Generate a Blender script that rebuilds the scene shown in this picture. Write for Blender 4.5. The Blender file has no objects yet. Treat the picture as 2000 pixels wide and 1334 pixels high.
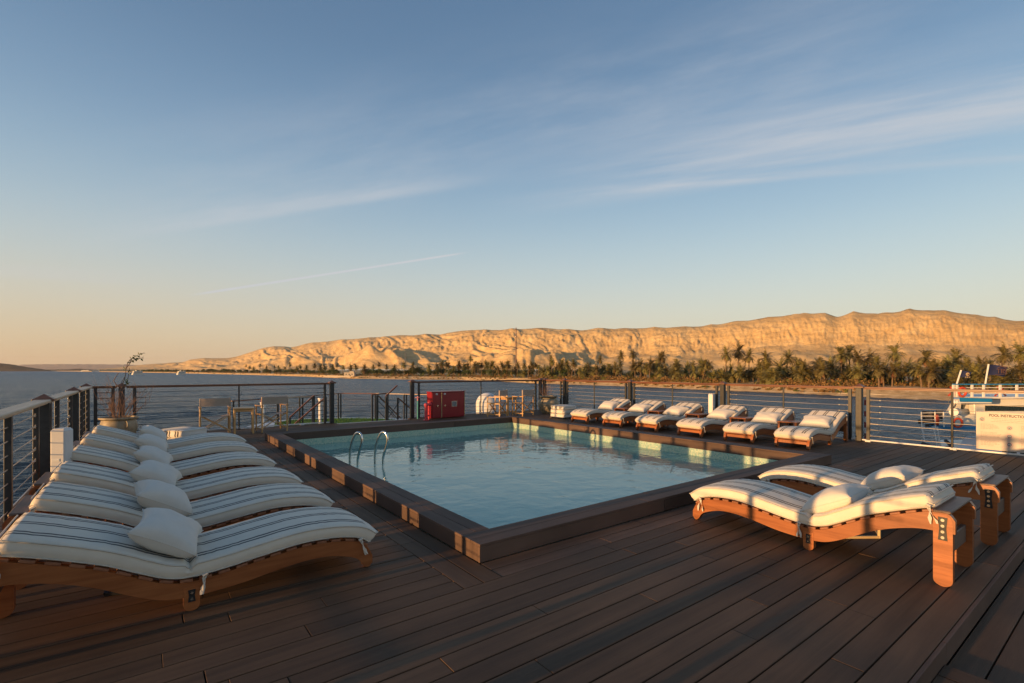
import bpy, math, random
from mathutils import Vector, Matrix, noise
R=random.Random(7)
PI=math.pi
rad=math.radians
scene=bpy.context.scene
col=scene.collection
HW=-8.5                      # river level below the deck
# ------------------------------------------------------------------ camera
F_PX=955.6; CAMH=1.5
TH=math.atan(719/955.6); S_,C_=math.sin(TH),math.cos(TH)
cam_d=bpy.data.cameras.new('camera'); cam=bpy.data.objects.new('camera',cam_d); col.objects.link(cam)
cam.location=(0,0,CAMH); cam.rotation_euler=(PI/2,0,-TH)
cam_d.sensor_width=36; cam_d.lens=F_PX/2000*36; cam_d.shift_y=0.028
cam_d.clip_start=0.05; cam_d.clip_end=120000
scene.camera=cam
def BR(px,d,z=0.0):
    """ground position at a bearing (given as a column of the survey photo) and a forward distance in metres"""
    u=(px-1000)/F_PX
    return Vector(((S_+u*C_)*d,(C_-u*S_)*d,z))
def ZH(py,d): return CAMH-(py-723)*d/F_PX

# ------------------------------------------------------------------ mesh helpers
class MB:
    def __init__(s): s.v=[]; s.f=[]; s.m=[]; s.mi=0
    def add(s,vs,fs):
        o=len(s.v); s.v+= [tuple(p) for p in vs]
        for f in fs: s.f.append(tuple(i+o for i in f)); s.m.append(s.mi)
    def box(s,c,d,rz=0,M=None,bev=0.0):
        x,y,z=d[0]/2,d[1]/2,d[2]/2
        if bev>0:
            b=min(bev,x*.9,y*.9,z*.9)
            vs=[];idx={}
            for sx in(-1,1):
                for sy in(-1,1):
                    for sz in(-1,1):
                        for k,(ax,ay,az) in enumerate(((0,b,b),(b,0,b),(b,b,0))):
                            idx[(sx,sy,sz,k)]=len(vs); vs.append(Vector((sx*(x-ax),sy*(y-ay),sz*(z-az))))
            fs=[]
            for sx in(-1,1):
                q=[idx[(sx,a,c2,0)] for a,c2 in((-1,-1),(1,-1),(1,1),(-1,1))]; fs.append(q if sx>0 else q[::-1])
                q=[idx[(a,sx,c2,1)] for a,c2 in((-1,-1),(-1,1),(1,1),(1,-1))]; fs.append(q if sx>0 else q[::-1])
                q=[idx[(a,c2,sx,2)] for a,c2 in((-1,-1),(1,-1),(1,1),(-1,1))]; fs.append(q if sx>0 else q[::-1])
            for a in(-1,1):
                for b2 in(-1,1):
                    fs.append([idx[(a,b2,-1,0)],idx[(a,b2,1,0)],idx[(a,b2,1,1)],idx[(a,b2,-1,1)]][::(1 if a*b2<0 else -1)])
                    fs.append([idx[(a,-1,b2,0)],idx[(a,1,b2,0)],idx[(a,1,b2,2)],idx[(a,-1,b2,2)]][::(1 if a*b2>0 else -1)])
                    fs.append([idx[(-1,a,b2,1)],idx[(1,a,b2,1)],idx[(1,a,b2,2)],idx[(-1,a,b2,2)]][::(1 if a*b2<0 else -1)])
                    for c2 in(-1,1):
                        t=[idx[(a,b2,c2,0)],idx[(a,b2,c2,1)],idx[(a,b2,c2,2)]]; fs.append(t if a*b2*c2>0 else t[::-1])
        else:
            vs=[Vector((a,b2,c2)) for a in(-x,x) for b2 in(-y,y) for c2 in(-z,z)]
            fs=[(0,1,3,2),(4,6,7,5),(0,4,5,1),(2,3,7,6),(0,2,6,4),(1,5,7,3)]
        T=Matrix.Rotation(rz,3,'Z') if M is None else M
        c=Vector(c); s.add([T@v+c for v in vs],fs)
    def bar(s,p,q,w,h,bev=0.0,up=(0,0,1)):
        p,q=Vector(p),Vector(q); d=q-p; L=d.length
        x=d.normalized(); y=Vector(up).cross(x)
        if y.length<1e-4: y=Vector((0,1,0)).cross(x)
        y.normalize(); z=x.cross(y)
        M=Matrix((x,y,z)).transposed()
        s.box((p+q)/2,(L,w,h),M=M,bev=bev)
    def tube(s,pts,r,n=8,cap=True,closed=False):
        pts=[Vector(p) for p in pts]; N=len(pts); rs=r if isinstance(r,(list,tuple)) else [r]*N
        vs=[];fs=[]; prev=None
        for i,p in enumerate(pts):
            a=pts[(i-1)%N] if (i>0 or closed) else p; b=pts[(i+1)%N] if (i<N-1 or closed) else p
            t=(b-a).normalized()
            if prev is None:
                u=t.cross(Vector((0,0,1)))
                if u.length<1e-3: u=t.cross(Vector((0,1,0)))
            else: u=prev-t*prev.dot(t)
            u.normalize(); prev=u; w=t.cross(u)
            for k in range(n):
                an=2*PI*k/n; vs.append(p+(u*math.cos(an)+w*math.sin(an))*rs[i])
        for i in range(N if closed else N-1):
            j=(i+1)%N
            for k in range(n): fs.append((i*n+k,i*n+(k+1)%n,j*n+(k+1)%n,j*n+k))
        if cap and not closed: fs.append(tuple(range(n))[::-1]); fs.append(tuple((N-1)*n+k for k in range(n)))
        s.add(vs,fs)
    def cyl(s,p,q,r,n=12,r2=None): s.tube([p,q],[r,r if r2 is None else r2],n)
    def lathe(s,prof,c=(0,0,0),n=32,a0=0,a1=2*PI):
        c=Vector(c);vs=[];fs=[];N=len(prof)
        for r,z in prof:
            for k in range(n):
                a=2*PI*k/n; vs.append(c+Vector((r*math.cos(a),r*math.sin(a),z)))
        for i in range(N-1):
            for k in range(n): fs.append((i*n+k,i*n+(k+1)%n,(i+1)*n+(k+1)%n,(i+1)*n+k))
        s.add(vs,fs)
    def prism(s,poly,fn,t0,t1):
        """poly of 2D points swept between t0 and t1; fn(a,b,t)->3D"""
        n=len(poly); vs=[fn(a,b,t0) for a,b in poly]+[fn(a,b,t1) for a,b in poly]
        fs=[tuple(range(n))[::-1],tuple(range(n,2*n))]+[(i,(i+1)%n,n+(i+1)%n,n+i) for i in range(n)]
        s.add(vs,fs)
    def grid(s,fn,nu,nv,cu=False):
        vs=[fn(i/(nu if cu else nu-1),j/(nv-1)) for i in range(nu) for j in range(nv)]
        fs=[]
        for i in range(nu if cu else nu-1):
            k=(i+1)%nu
            for j in range(nv-1): fs.append((i*nv+j,k*nv+j,k*nv+j+1,i*nv+j+1))
        s.add(vs,fs)
    def build(s,name,mats,parent=None,smooth=None,recalc=False,kind=None):
        me=bpy.data.meshes.new(name); me.from_pydata([tuple(v) for v in s.v],[],s.f)
        if not isinstance(mats,(list,tuple)): mats=[mats]
        for m in mats: me.materials.append(m)
        if len(mats)>1: me.polygons.foreach_set('material_index',s.m)
        if smooth is not None:
            me.polygons.foreach_set('use_smooth',[True]*len(me.polygons))
            if smooth<179: me.set_sharp_from_angle(angle=rad(smooth))
        if recalc:
            import bmesh
            bm=bmesh.new(); bm.from_mesh(me); bmesh.ops.recalc_face_normals(bm,faces=bm.faces); bm.to_mesh(me); bm.free()
        me.update()
        o=bpy.data.objects.new(name,me); col.objects.link(o)
        if parent is not None: o.parent=parent
        if kind: o['kind']=kind
        return o
def tag(o,label,cat,group=None):
    o['label']=label; o['category']=cat
    if group: o['group']=group
    return o
def thing(name,label,cat,loc=(0,0,0),rz=0,group=None):
    o=bpy.data.objects.new(name,None); col.objects.link(o); o.location=loc; o.rotation_euler=(0,0,rz)
    o.empty_display_size=.2
    return tag(o,label,cat,group)
KIDS={}
def kids(o):
    if o.name not in KIDS: KIDS[o.name]=[c for c in col.objects if c.parent==o]
    return KIDS[o.name]
def dup(o,loc,rz,label,parent=None):
    c=o.copy(); col.objects.link(c)
    if parent is None: c.location=loc; c.rotation_euler=(0,0,rz); c['label']=label
    else: c.parent=parent
    for k in kids(o): dup(k,None,None,None,c)
    return c
def text_obj(name,txt,size,M,mat,parent,extr=0.001,sx=1.0,font_off=0.0):
    cu=bpy.data.curves.new(name,'FONT'); cu.body=txt; cu.size=size; cu.align_x='CENTER'; cu.align_y='CENTER'; cu.extrude=extr; cu.offset=font_off
    t=bpy.data.objects.new('tmp',cu); col.objects.link(t)
    me=bpy.data.meshes.new_from_object(t); bpy.data.objects.remove(t)
    me.name=name; me.materials.clear(); me.materials.append(mat)
    me.transform(M@Matrix.Scale(sx,4,(1,0,0)))
    o=bpy.data.objects.new(name,me); col.objects.link(o); o.parent=parent
    return o

# ------------------------------------------------------------------ materials
def nodes(name):
    m=bpy.data.materials.new(name); m.use_nodes=True; nt=m.node_tree; b=nt.nodes['Principled BSDF']; return m,nt,b
def N(nt,t,**k):
    n=nt.nodes.new(t)
    for a,v in k.items():
        if a.startswith('i_'): n.inputs[a[2:].replace('_',' ')].default_value=v
        else: setattr(n,a,v)
    return n
def rgb(c): return (c[0],c[1],c[2],1)
def coords(nt,kind='Object',scale=(1,1,1),rot=(0,0,0)):
    tc=N(nt,'ShaderNodeTexCoord'); mp=N(nt,'ShaderNodeMapping'); mp.inputs['Scale'].default_value=scale; mp.inputs['Rotation'].default_value=rot
    if kind=='World':
        g=N(nt,'ShaderNodeNewGeometry'); nt.links.new(g.outputs['Position'],mp.inputs['Vector'])
    else: nt.links.new(tc.outputs[kind],mp.inputs['Vector'])
    return mp.outputs['Vector']
def ramp(nt,fac,stops):
    r=N(nt,'ShaderNodeValToRGB'); e=r.color_ramp.elements
    while len(e)<len(stops): e.new(.5)
    for i,(p,c) in enumerate(stops): e[i].position=p; e[i].color=rgb(c) if len(c)==3 else c
    nt.links.new(fac,r.inputs['Fac']); return r.outputs['Color']
def noisetex(nt,vec,scale,detail=4,rough=.55,dist=0):
    n=N(nt,'ShaderNodeTexNoise'); n.inputs['Scale'].default_value=scale; n.inputs['Detail'].default_value=detail; n.inputs['Roughness'].default_value=rough; n.inputs['Distortion'].default_value=dist
    nt.links.new(vec,n.inputs['Vector']); return n.outputs['Fac']
def bump(nt,b,h,strength,dist):
    bp=N(nt,'ShaderNodeBump'); bp.inputs['Strength'].default_value=strength; bp.inputs['Distance'].default_value=dist
    nt.links.new(h,bp.inputs['Height']); nt.links.new(bp.outputs['Normal'],b.inputs['Normal']); return bp
def simple(name,c,rough=.5,metal=0,var=.12,scale=6,bs=.0,bd=.002,kind='Object',spec=.5,coat=0):
    m,nt,b=nodes(name); v=coords(nt,kind); f=noisetex(nt,v,scale,5)
    c1=tuple(x*(1-var) for x in c); c2=tuple(min(1,x*(1+var)) for x in c)
    nt.links.new(ramp(nt,f,[(.3,c1),(.7,c2)]),b.inputs['Base Color'])
    b.inputs['Roughness'].default_value=rough; b.inputs['Metallic'].default_value=metal; b.inputs['Specular IOR Level'].default_value=spec
    if coat: b.inputs['Coat Weight'].default_value=coat
    if bs>0: bump(nt,b,noisetex(nt,v,scale*6,4),bs,bd)
    return m
def wood(name,c1,c2,rough=.42,axis=(1.2,14,14),kind='Object',sc=2.2):
    m,nt,b=nodes(name); v=coords(nt,kind,axis)
    f=noisetex(nt,v,sc,6,.6,.6); f2=noisetex(nt,coords(nt,kind),1.3,3)
    mid=tuple((a+d)/2 for a,d in zip(c1,c2))
    cc=ramp(nt,f,[(.3,c1),(.5,mid),(.72,c2)])
    mx=N(nt,'ShaderNodeMix',data_type='RGBA',blend_type='MULTIPLY'); mx.inputs[0].default_value=.5
    nt.links.new(cc,mx.inputs[6]); nt.links.new(ramp(nt,f2,[(.3,(.7,.66,.62)),(.7,(1.1,1.08,1.05))]),mx.inputs[7])
    # per-object tint
    oi=N(nt,'ShaderNodeObjectInfo'); hs=N(nt,'ShaderNodeHueSaturation'); mr=N(nt,'ShaderNodeMapRange'); mr.inputs[3].default_value=.82; mr.inputs[4].default_value=1.15
    nt.links.new(oi.outputs['Random'],mr.inputs[0]); nt.links.new(mr.outputs[0],hs.inputs['Value']); nt.links.new(mx.outputs[2],hs.inputs['Color'])
    nt.links.new(hs.outputs[0],b.inputs['Base Color']); b.inputs['Roughness'].default_value=rough
    bump(nt,b,f,.25,.002); return m
M={}
M['teak']=wood('teak',(.25,.072,.018),(.41,.140,.044),.38)
M['teak_slat']=wood('teak_slat',(.23,.085,.04),(.37,.15,.07),.5,(14,1.2,14))
M['plank_dark']=wood('plank_dark',(.12,.08,.06),(.2,.135,.1),.5,(14,1.2,14))
M['rail_wood']=wood('rail_wood',(.12,.045,.02),(.22,.085,.038),.35,(1.2,1.2,14),'World')
M['rail_pale']=wood('rail_pale',(.42,.33,.22),(.62,.5,.36),.45,(14,1,14),'World')
M['cap_wood']=simple('cap_wood',(.16,.07,.035),.4,var=.3,scale=12)
M['chair_wood']=wood('chair_wood',(.46,.25,.09),(.66,.39,.16),.4,(6,6,6))
M['post']=simple('post',(.035,.038,.042),.38,.3,var=.2,scale=20)
M['post_warm']=simple('post_warm',(.038,.036,.033),.45,.2,var=.2,scale=20)
M['cable']=simple('cable',(.42,.36,.29),.45,.4,var=.2,scale=60)
M['chrome']=simple('chrome',(.62,.62,.6),.16,1,var=.04,scale=8)
M['black']=simple('black',(.012,.012,.013),.5,var=.2)
M['bolt']=simple('bolt',(.65,.63,.58),.25,1,var=.1,scale=60)
M['white']=simple('white',(.66,.65,.63),.4,var=.05,scale=5)
M['canvas_grey']=simple('canvas_grey',(.36,.28,.22),.85,var=.1,scale=14,bs=.3,bd=.003)
M['pot']=simple('pot',(.29,.235,.155),.55,var=.25,scale=9,bs=.3,bd=.004)
M['soil']=simple('soil',(.05,.035,.025),.95,var=.3,scale=30,bs=1,bd=.02)
M['twig']=simple('twig',(.22,.13,.09),.8,var=.3,scale=30)
M['leaf']=simple('leaf',(.09,.13,.025),.5,var=.4,scale=20)
M['red']=simple('red',(.25,.010,.018),.35,var=.12,scale=4,bs=.05)
M['red_pipe']=simple('red_pipe',(.55,.05,.07),.4,var=.15,scale=12)
M['pink_wheel']=simple('pink_wheel',(.6,.22,.25),.5,var=.15,scale=12)
M['teal']=simple('teal',(.03,.25,.26),.5)
M['label_white']=simple('label_white',(.7,.7,.68),.5,var=.1,scale=40)
M['glass_dark']=simple('glass_dark',(.02,.03,.03),.06,var=.2,spec=.8)
M['boat_white']=simple('boat_white',(.72,.69,.62),.35,var=.06,scale=.6)
M['boat_grey']=simple('boat_grey',(.62,.62,.61),.5,var=.1,scale=.8)
M['boat_blue']=simple('boat_blue',(.01,.19,.42),.4,var=.15,scale=1)
M['hull_dark']=simple('hull_dark',(.03,.03,.035),.5)
M['orange']=simple('orange',(.55,.07,.02),.5,var=.1)
M['navy']=simple('navy',(.012,.018,.07),.8,var=.3,scale=3)
M['gold']=simple('gold',(.5,.36,.18),.6)
M['emblem_brown']=simple('emblem_brown',(.15,.075,.055),.7)
M['hull']=simple('hull',(.62,.6,.55),.4,var=.08,scale=.5)
M['under']=simple('under',(.008,.007,.006),.9)
M['sign_face']=simple('sign_face',(.46,.40,.34),.45,var=.03)
M['sign_text']=simple('sign_text',(.05,.04,.05),.6)
M['sign_line']=simple('sign_line',(.25,.17,.16),.6)
M['sign_frame']=simple('sign_frame',(.68,.36,.34),.6)
M['icon_grey']=simple('icon_grey',(.2,.22,.23),.6,var=.5,scale=60)
M['plaster']=simple('plaster',(.5,.42,.32),.8,var=.1,scale=.2)
M['mast']=simple('mast',(.28,.12,.08),.6,var=.3,scale=.1)
M['steel_far']=simple('steel_far',(.25,.22,.2),.6)
# fabric
def fabric(name,c,stripes=None):
    m,nt,b=nodes(name); tc=N(nt,'ShaderNodeTexCoord'); v=tc.outputs['Object']
    f=noisetex(nt,v,9,4); base=ramp(nt,f,[(.3,tuple(x*.93 for x in c)),(.7,c)])
    if stripes:
        sep=N(nt,'ShaderNodeSeparateXYZ'); nt.links.new(v,sep.inputs[0])
        prev=None
        ax,centres,half,off=stripes
        for cy in centres:
            for o2 in (-off,off):
                a=N(nt,'ShaderNodeMath',operation='SUBTRACT'); nt.links.new(sep.outputs[ax],a.inputs[0]); a.inputs[1].default_value=cy+o2
                d=N(nt,'ShaderNodeMath',operation='ABSOLUTE'); nt.links.new(a.outputs[0],d.inputs[0])
                e=N(nt,'ShaderNodeMapRange',interpolation_type='SMOOTHSTEP'); nt.links.new(d.outputs[0],e.inputs[0]); e.inputs[1].default_value=half*.75; e.inputs[2].default_value=half*1.25; e.inputs[3].default_value=1; e.inputs[4].default_value=0
                if prev is None: prev=e.outputs[0]
                else:
                    x=N(nt,'ShaderNodeMath',operation='MAXIMUM'); nt.links.new(prev,x.inputs[0]); nt.links.new(e.outputs[0],x.inputs[1]); prev=x.outputs[0]
        g=N(nt,'ShaderNodeNewGeometry')
        mu=N(nt,'ShaderNodeMath',operation='MULTIPLY'); nt.links.new(prev,mu.inputs[0]); mu.inputs[1].default_value=.93
        if name=='cushion':
            gt=N(nt,'ShaderNodeMath',operation='GREATER_THAN'); nt.links.new(sep.outputs[0],gt.inputs[0]); gt.inputs[1].default_value=.022
            # the head end face leans back with the slats: cut by the line x - 0.1 z
            zz=N(nt,'ShaderNodeMath',operation='MULTIPLY_ADD'); nt.links.new(sep.outputs[2],zz.inputs[0]); zz.inputs[1].default_value=.12; nt.links.new(sep.outputs[0],zz.inputs[2])
            lt=N(nt,'ShaderNodeMath',operation='LESS_THAN'); nt.links.new(zz.outputs[0],lt.inputs[0]); lt.inputs[1].default_value=1.932
            m2_=N(nt,'ShaderNodeMath',operation='MULTIPLY'); nt.links.new(gt.outputs[0],m2_.inputs[0]); nt.links.new(lt.outputs[0],m2_.inputs[1])
            m3_=N(nt,'ShaderNodeMath',operation='MULTIPLY'); nt.links.new(m2_.outputs[0],m3_.inputs[0]); nt.links.new(mu.outputs[0],m3_.inputs[1]); mu=m3_
        mx=N(nt,'ShaderNodeMix',data_type='RGBA'); nt.links.new(mu.outputs[0],mx.inputs[0]); nt.links.new(base,mx.inputs[6]); mx.inputs[7].default_value=(.020,.018,.024,1)
        base=mx.outputs[2]
    nt.links.new(base,b.inputs['Base Color']); b.inputs['Roughness'].default_value=.9; b.inputs['Specular IOR Level'].default_value=.2
    b.inputs['Sheen Weight'].default_value=.15
    h1=noisetex(nt,v,16,3,.5,.4); h2=noisetex(nt,coords(nt,'Object',(1,1,1)),420,1)
    ad=N(nt,'ShaderNodeMath',operation='MULTIPLY_ADD'); nt.links.new(h2,ad.inputs[0]); ad.inputs[1].default_value=.06; nt.links.new(h1,ad.inputs[2])
    bump(nt,b,ad.outputs[0],.35,.006)
    return m
M['cushion']=fabric('cushion',(.73,.655,.54),('Y',(-.2,0.0,.2),.0100,.0190))
M['piping']=fabric('piping',(.62,.56,.47))
M['pillow']=fabric('pillow',(.69,.64,.56))
M['stack_cushion']=fabric('stack_cushion',(.70,.66,.59),('Y',(-.2,0.0,.2),.016,.028))
M['stack_cushion_red']=fabric('stack_cushion_red',(.70,.64,.57),('Y',(-.2,0.0,.2),.012,.028))
# deck boards
def deckmat(name,axis,c,gr=.5):
    m,nt,b=nodes(name); g=N(nt,'ShaderNodeNewGeometry')
    sc=(.35,7,1) if axis=='X' else (7,.35,1)
    v=coords(nt,'World',sc); f=noisetex(nt,v,2.0,6,.62,.4); big=noisetex(nt,coords(nt,'World'),.8,5,.6)
    fine=noisetex(nt,coords(nt,'World',(4,90,1) if axis=='X' else (90,4,1)),1,3)
    cc=ramp(nt,f,[(.25,tuple(x*.68 for x in c)),(.75,tuple(x*1.3 for x in c))])
    mx=N(nt,'ShaderNodeMix',data_type='RGBA',blend_type='MULTIPLY'); mx.inputs[0].default_value=1
    nt.links.new(cc,mx.inputs[6]); nt.links.new(ramp(nt,big,[(.3,(.72,.7,.68)),(.7,(1.25,1.22,1.2))]),mx.inputs[7])
    hs=N(nt,'ShaderNodeHueSaturation'); mr=N(nt,'ShaderNodeMapRange'); mr.inputs[3].default_value=.78; mr.inputs[4].default_value=1.22
    nt.links.new(g.outputs['Random Per Island'],mr.inputs[0]); nt.links.new(mr.outputs[0],hs.inputs['Value']); nt.links.new(mx.outputs[2],hs.inputs['Color'])
    nt.links.new(hs.outputs[0],b.inputs['Base Color'])
    rr=N(nt,'ShaderNodeMapRange'); rr.inputs[3].default_value=.62; rr.inputs[4].default_value=.82; nt.links.new(big,rr.inputs[0]); nt.links.new(rr.outputs[0],b.inputs['Roughness'])
    b.inputs['Specular IOR Level'].default_value=.35
    # fine grooves running along each board
    sep=N(nt,'ShaderNodeSeparateXYZ'); nt.links.new(g.outputs['Position'],sep.inputs[0])
    ml=N(nt,'ShaderNodeMath',operation='MULTIPLY'); nt.links.new(sep.outputs['Y' if axis=='X' else 'X'],ml.inputs[0]); ml.inputs[1].default_value=2*PI/.009
    sn=N(nt,'ShaderNodeMath',operation='SINE'); nt.links.new(ml.outputs[0],sn.inputs[0])
    ad=N(nt,'ShaderNodeMath',operation='MULTIPLY_ADD'); nt.links.new(sn.outputs[0],ad.inputs[0]); ad.inputs[1].default_value=.15*gr; nt.links.new(fine,ad.inputs[2])
    bump(nt,b,ad.outputs[0],.35,.0035)
    return m
DC=(.108,.062,.034)
M['deckX']=deckmat('deck_board_x','X',DC); M['deckY']=deckmat('deck_board_y','Y',DC)
M['deckF']=deckmat('deck_board_front','X',(.14,.083,.052))
M['kerbX']=deckmat('kerb_x','X',(.105,.064,.046),0); M['kerbY']=deckmat('kerb_y','Y',(.105,.064,.046),0)
# pool tiles
def tiles(name):
    m,nt,b=nodes(name); g=N(nt,'ShaderNodeNewGeometry')
    mp=N(nt,'ShaderNodeVectorMath',operation='SCALE'); nt.links.new(g.outputs['Position'],mp.inputs[0]); mp.inputs['Scale'].default_value=1/.025
    fr=N(nt,'ShaderNodeVectorMath',operation='FRACTION'); nt.links.new(mp.outputs[0],fr.inputs[0])
    fl=N(nt,'ShaderNodeVectorMath',operation='FLOOR'); nt.links.new(mp.outputs[0],fl.inputs[0])
    wn=N(nt,'ShaderNodeTexWhiteNoise'); nt.links.new(fl.outputs[0],wn.inputs['Vector'])
    sp=N(nt,'ShaderNodeSeparateXYZ'); nt.links.new(fr.outputs[0],sp.inputs[0])
    ns=N(nt,'ShaderNodeSeparateXYZ'); nt.links.new(g.outputs['Normal'],ns.inputs[0])
    mask=None
    for a in 'XYZ':
        # distance from tile edge along this axis unless the face looks along it
        q=N(nt,'ShaderNodeMath',operation='PINGPONG'); nt.links.new(sp.outputs[a],q.inputs[0]); q.inputs[1].default_value=.5
        an=N(nt,'ShaderNodeMath',operation='ABSOLUTE'); nt.links.new(ns.outputs[a],an.inputs[0])
        sm=N(nt,'ShaderNodeMath',operation='ADD'); nt.links.new(q.outputs[0],sm.inputs[0]); nt.links.new(an.outputs[0],sm.inputs[1])
        l=N(nt,'ShaderNodeMath',operation='GREATER_THAN'); nt.links.new(sm.outputs[0],l.inputs[0]); l.inputs[1].default_value=.07
        if mask is None: mask=l.outputs[0]
        else:
            x=N(nt,'ShaderNodeMath',operation='MULTIPLY'); nt.links.new(mask,x.inputs[0]); nt.links.new(l.outputs[0],x.inputs[1]); mask=x.outputs[0]
    cc=ramp(nt,wn.outputs['Value'],[(0,(.24,.42,.32)),(.4,(.36,.52,.39)),(.8,(.48,.56,.40)),(1,(.56,.6,.42))])
    mx=N(nt,'ShaderNodeMix',data_type='RGBA'); nt.links.new(mask,mx.inputs[0]); mx.inputs[6].default_value=(.30,.36,.34,1); nt.links.new(cc,mx.inputs[7])
    nt.links.new(mx.outputs[2],b.inputs['Base Color']); b.inputs['Roughness'].default_value=.25
    return m
M['tiles']=tiles('pool_tiles')
# pool water: surface that lets light through, tinted, with real reflections
def poolwater():
    m=bpy.data.materials.new('pool_water'); m.use_nodes=True; nt=m.node_tree; nt.nodes.clear()
    out=N(nt,'ShaderNodeOutputMaterial'); fr=N(nt,'ShaderNodeFresnel'); fr.inputs['IOR'].default_value=1.33
    v=coords(nt,'World',(1.0,1.0,1)); h=noisetex(nt,v,3.0,3,.5,.6); v2=coords(nt,'World',(1,1.0,1)); h2=noisetex(nt,v2,.9,2,.5,.3)
    h3=noisetex(nt,v2,9,2,.5,.3)
    ad=N(nt,'ShaderNodeMath',operation='MULTIPLY_ADD'); nt.links.new(h2,ad.inputs[0]); ad.inputs[1].default_value=2.0; nt.links.new(h,ad.inputs[2])
    ad2=N(nt,'ShaderNodeMath',operation='MULTIPLY_ADD'); nt.links.new(h3,ad2.inputs[0]); ad2.inputs[1].default_value=.16; nt.links.new(ad.outputs[0],ad2.inputs[2])
    bp=N(nt,'ShaderNodeBump'); bp.inputs['Strength'].default_value=.28; bp.inputs['Distance'].default_value=.03; nt.links.new(ad2.outputs[0],bp.inputs['Height'])
    gl=N(nt,'ShaderNodeBsdfGlossy'); gl.inputs['Roughness'].default_value=.02; gl.inputs['Color'].default_value=(1,1,1,1)
    tr=N(nt,'ShaderNodeBsdfTransparent'); tr.inputs['Color'].default_value=(.66,.86,.85,1)
    df=N(nt,'ShaderNodeBsdfDiffuse'); df.inputs['Color'].default_value=(.35,.64,.54,1)     # suspended milky matter
    nt.links.new(bp.outputs[0],fr.inputs['Normal']); nt.links.new(bp.outputs[0],gl.inputs['Normal'])
    m1=N(nt,'ShaderNodeMixShader'); m1.inputs[0].default_value=.58; nt.links.new(tr.outputs[0],m1.inputs[1]); nt.links.new(df.outputs[0],m1.inputs[2])
    m2=N(nt,'ShaderNodeMixShader'); nt.links.new(fr.outputs[0],m2.inputs[0]); nt.links.new(m1.outputs[0],m2.inputs[1]); nt.links.new(gl.outputs[0],m2.inputs[2])
    nt.links.new(m2.outputs[0],out.inputs[0]); return m
M['pool_water']=poolwater()
def river():
    m,nt,b=nodes('river_water')
    r=(0,0,rad(20))
    def wv(sx,sy,s,d=3,ro=.6,di=.4): return noisetex(nt,coords(nt,'World',(sx,sy,1),r),s,d,ro,di)
    a=wv(.45,1.1,.8,5,.68); c=wv(.35,.9,.14,4); d=wv(.25,.9,.022,3)
    ad=N(nt,'ShaderNodeMath',operation='MULTIPLY_ADD'); nt.links.new(c,ad.inputs[0]); ad.inputs[1].default_value=2.2; nt.links.new(a,ad.inputs[2])
    ad2=N(nt,'ShaderNodeMath',operation='MULTIPLY_ADD'); nt.links.new(d,ad2.inputs[0]); ad2.inputs[1].default_value=4; nt.links.new(ad.outputs[0],ad2.inputs[2])
    bp=bump(nt,b,ad2.outputs[0],1.0,.32)
    # at grazing angles mostly the wave faces turned towards the viewer are visible
    g=N(nt,'ShaderNodeNewGeometry'); sc=N(nt,'ShaderNodeVectorMath',operation='SCALE'); nt.links.new(g.outputs['Incoming'],sc.inputs[0]); sc.inputs['Scale'].default_value=.22
    ad3=N(nt,'ShaderNodeVectorMath',operation='ADD'); nt.links.new(sc.outputs[0],ad3.inputs[0]); nt.links.new(g.outputs['Normal'],ad3.inputs[1])
    nm=N(nt,'ShaderNodeVectorMath',operation='NORMALIZE'); nt.links.new(ad3.outputs[0],nm.inputs[0]); nt.links.new(nm.outputs[0],bp.inputs['Normal'])
    patch=wv(.25,1.2,.012,4,.6,.6)
    nt.links.new(ramp(nt,patch,[(.35,(.022,.032,.038)),(.7,(.045,.056,.062))]),b.inputs['Base Color'])
    rr=N(nt,'ShaderNodeMapRange'); rr.inputs[3].default_value=.06; rr.inputs[4].default_value=.2; nt.links.new(patch,rr.inputs[0]); nt.links.new(rr.outputs[0],b.inputs['Roughness'])
    b.inputs['IOR'].default_value=1.33
    return m
M['river']=river()
def grassmat():
    m=simple('turf',(.07,.17,.015),.8,var=.35,scale=25,bs=1,bd=.02); return m
M['turf']=grassmat()
def sand(name,c1,c2,c3,strata=True,sc=.01,k=1.0):
    m,nt,b=nodes(name); v=coords(nt,'World'); f=noisetex(nt,v,sc,8,.62,.3); f2=noisetex(nt,coords(nt,'World',(.25,.25,3.2)),.02,6,.6,.5)
    cc=ramp(nt,f,[(.3,c1),(.5,c2),(.7,c3)])
    if strata:
        mx=N(nt,'ShaderNodeMix',data_type='RGBA',blend_type='MULTIPLY'); mx.inputs[0].default_value=.8
        nt.links.new(cc,mx.inputs[6]); nt.links.new(ramp(nt,f2,[(.3,(.8,.76,.72)),(.55,(1,1,1)),(.7,(1.12,1.1,1.06))]),mx.inputs[7]); cc=mx.outputs[2]
    nt.links.new(cc,b.inputs['Base Color']); b.inputs['Roughness'].default_value=.95; b.inputs['Specular IOR Level'].default_value=.1
    h=noisetex(nt,coords(nt,'World',(1,1,1.6)),sc*3,9,.7,.2); bump(nt,b,h,.75,14*k)
    return m
M['hill']=sand('hill_rock',(.485,.325,.148),(.62,.43,.20),(.70,.51,.26))
M['hill_far']=sand('hill_far',(.3,.2,.14),(.36,.25,.18),(.4,.3,.22),False)
M['bank']=sand('bank_sand',(.34,.22,.10),(.58,.40,.20),(.74,.56,.33),False,.30,.035)
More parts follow.
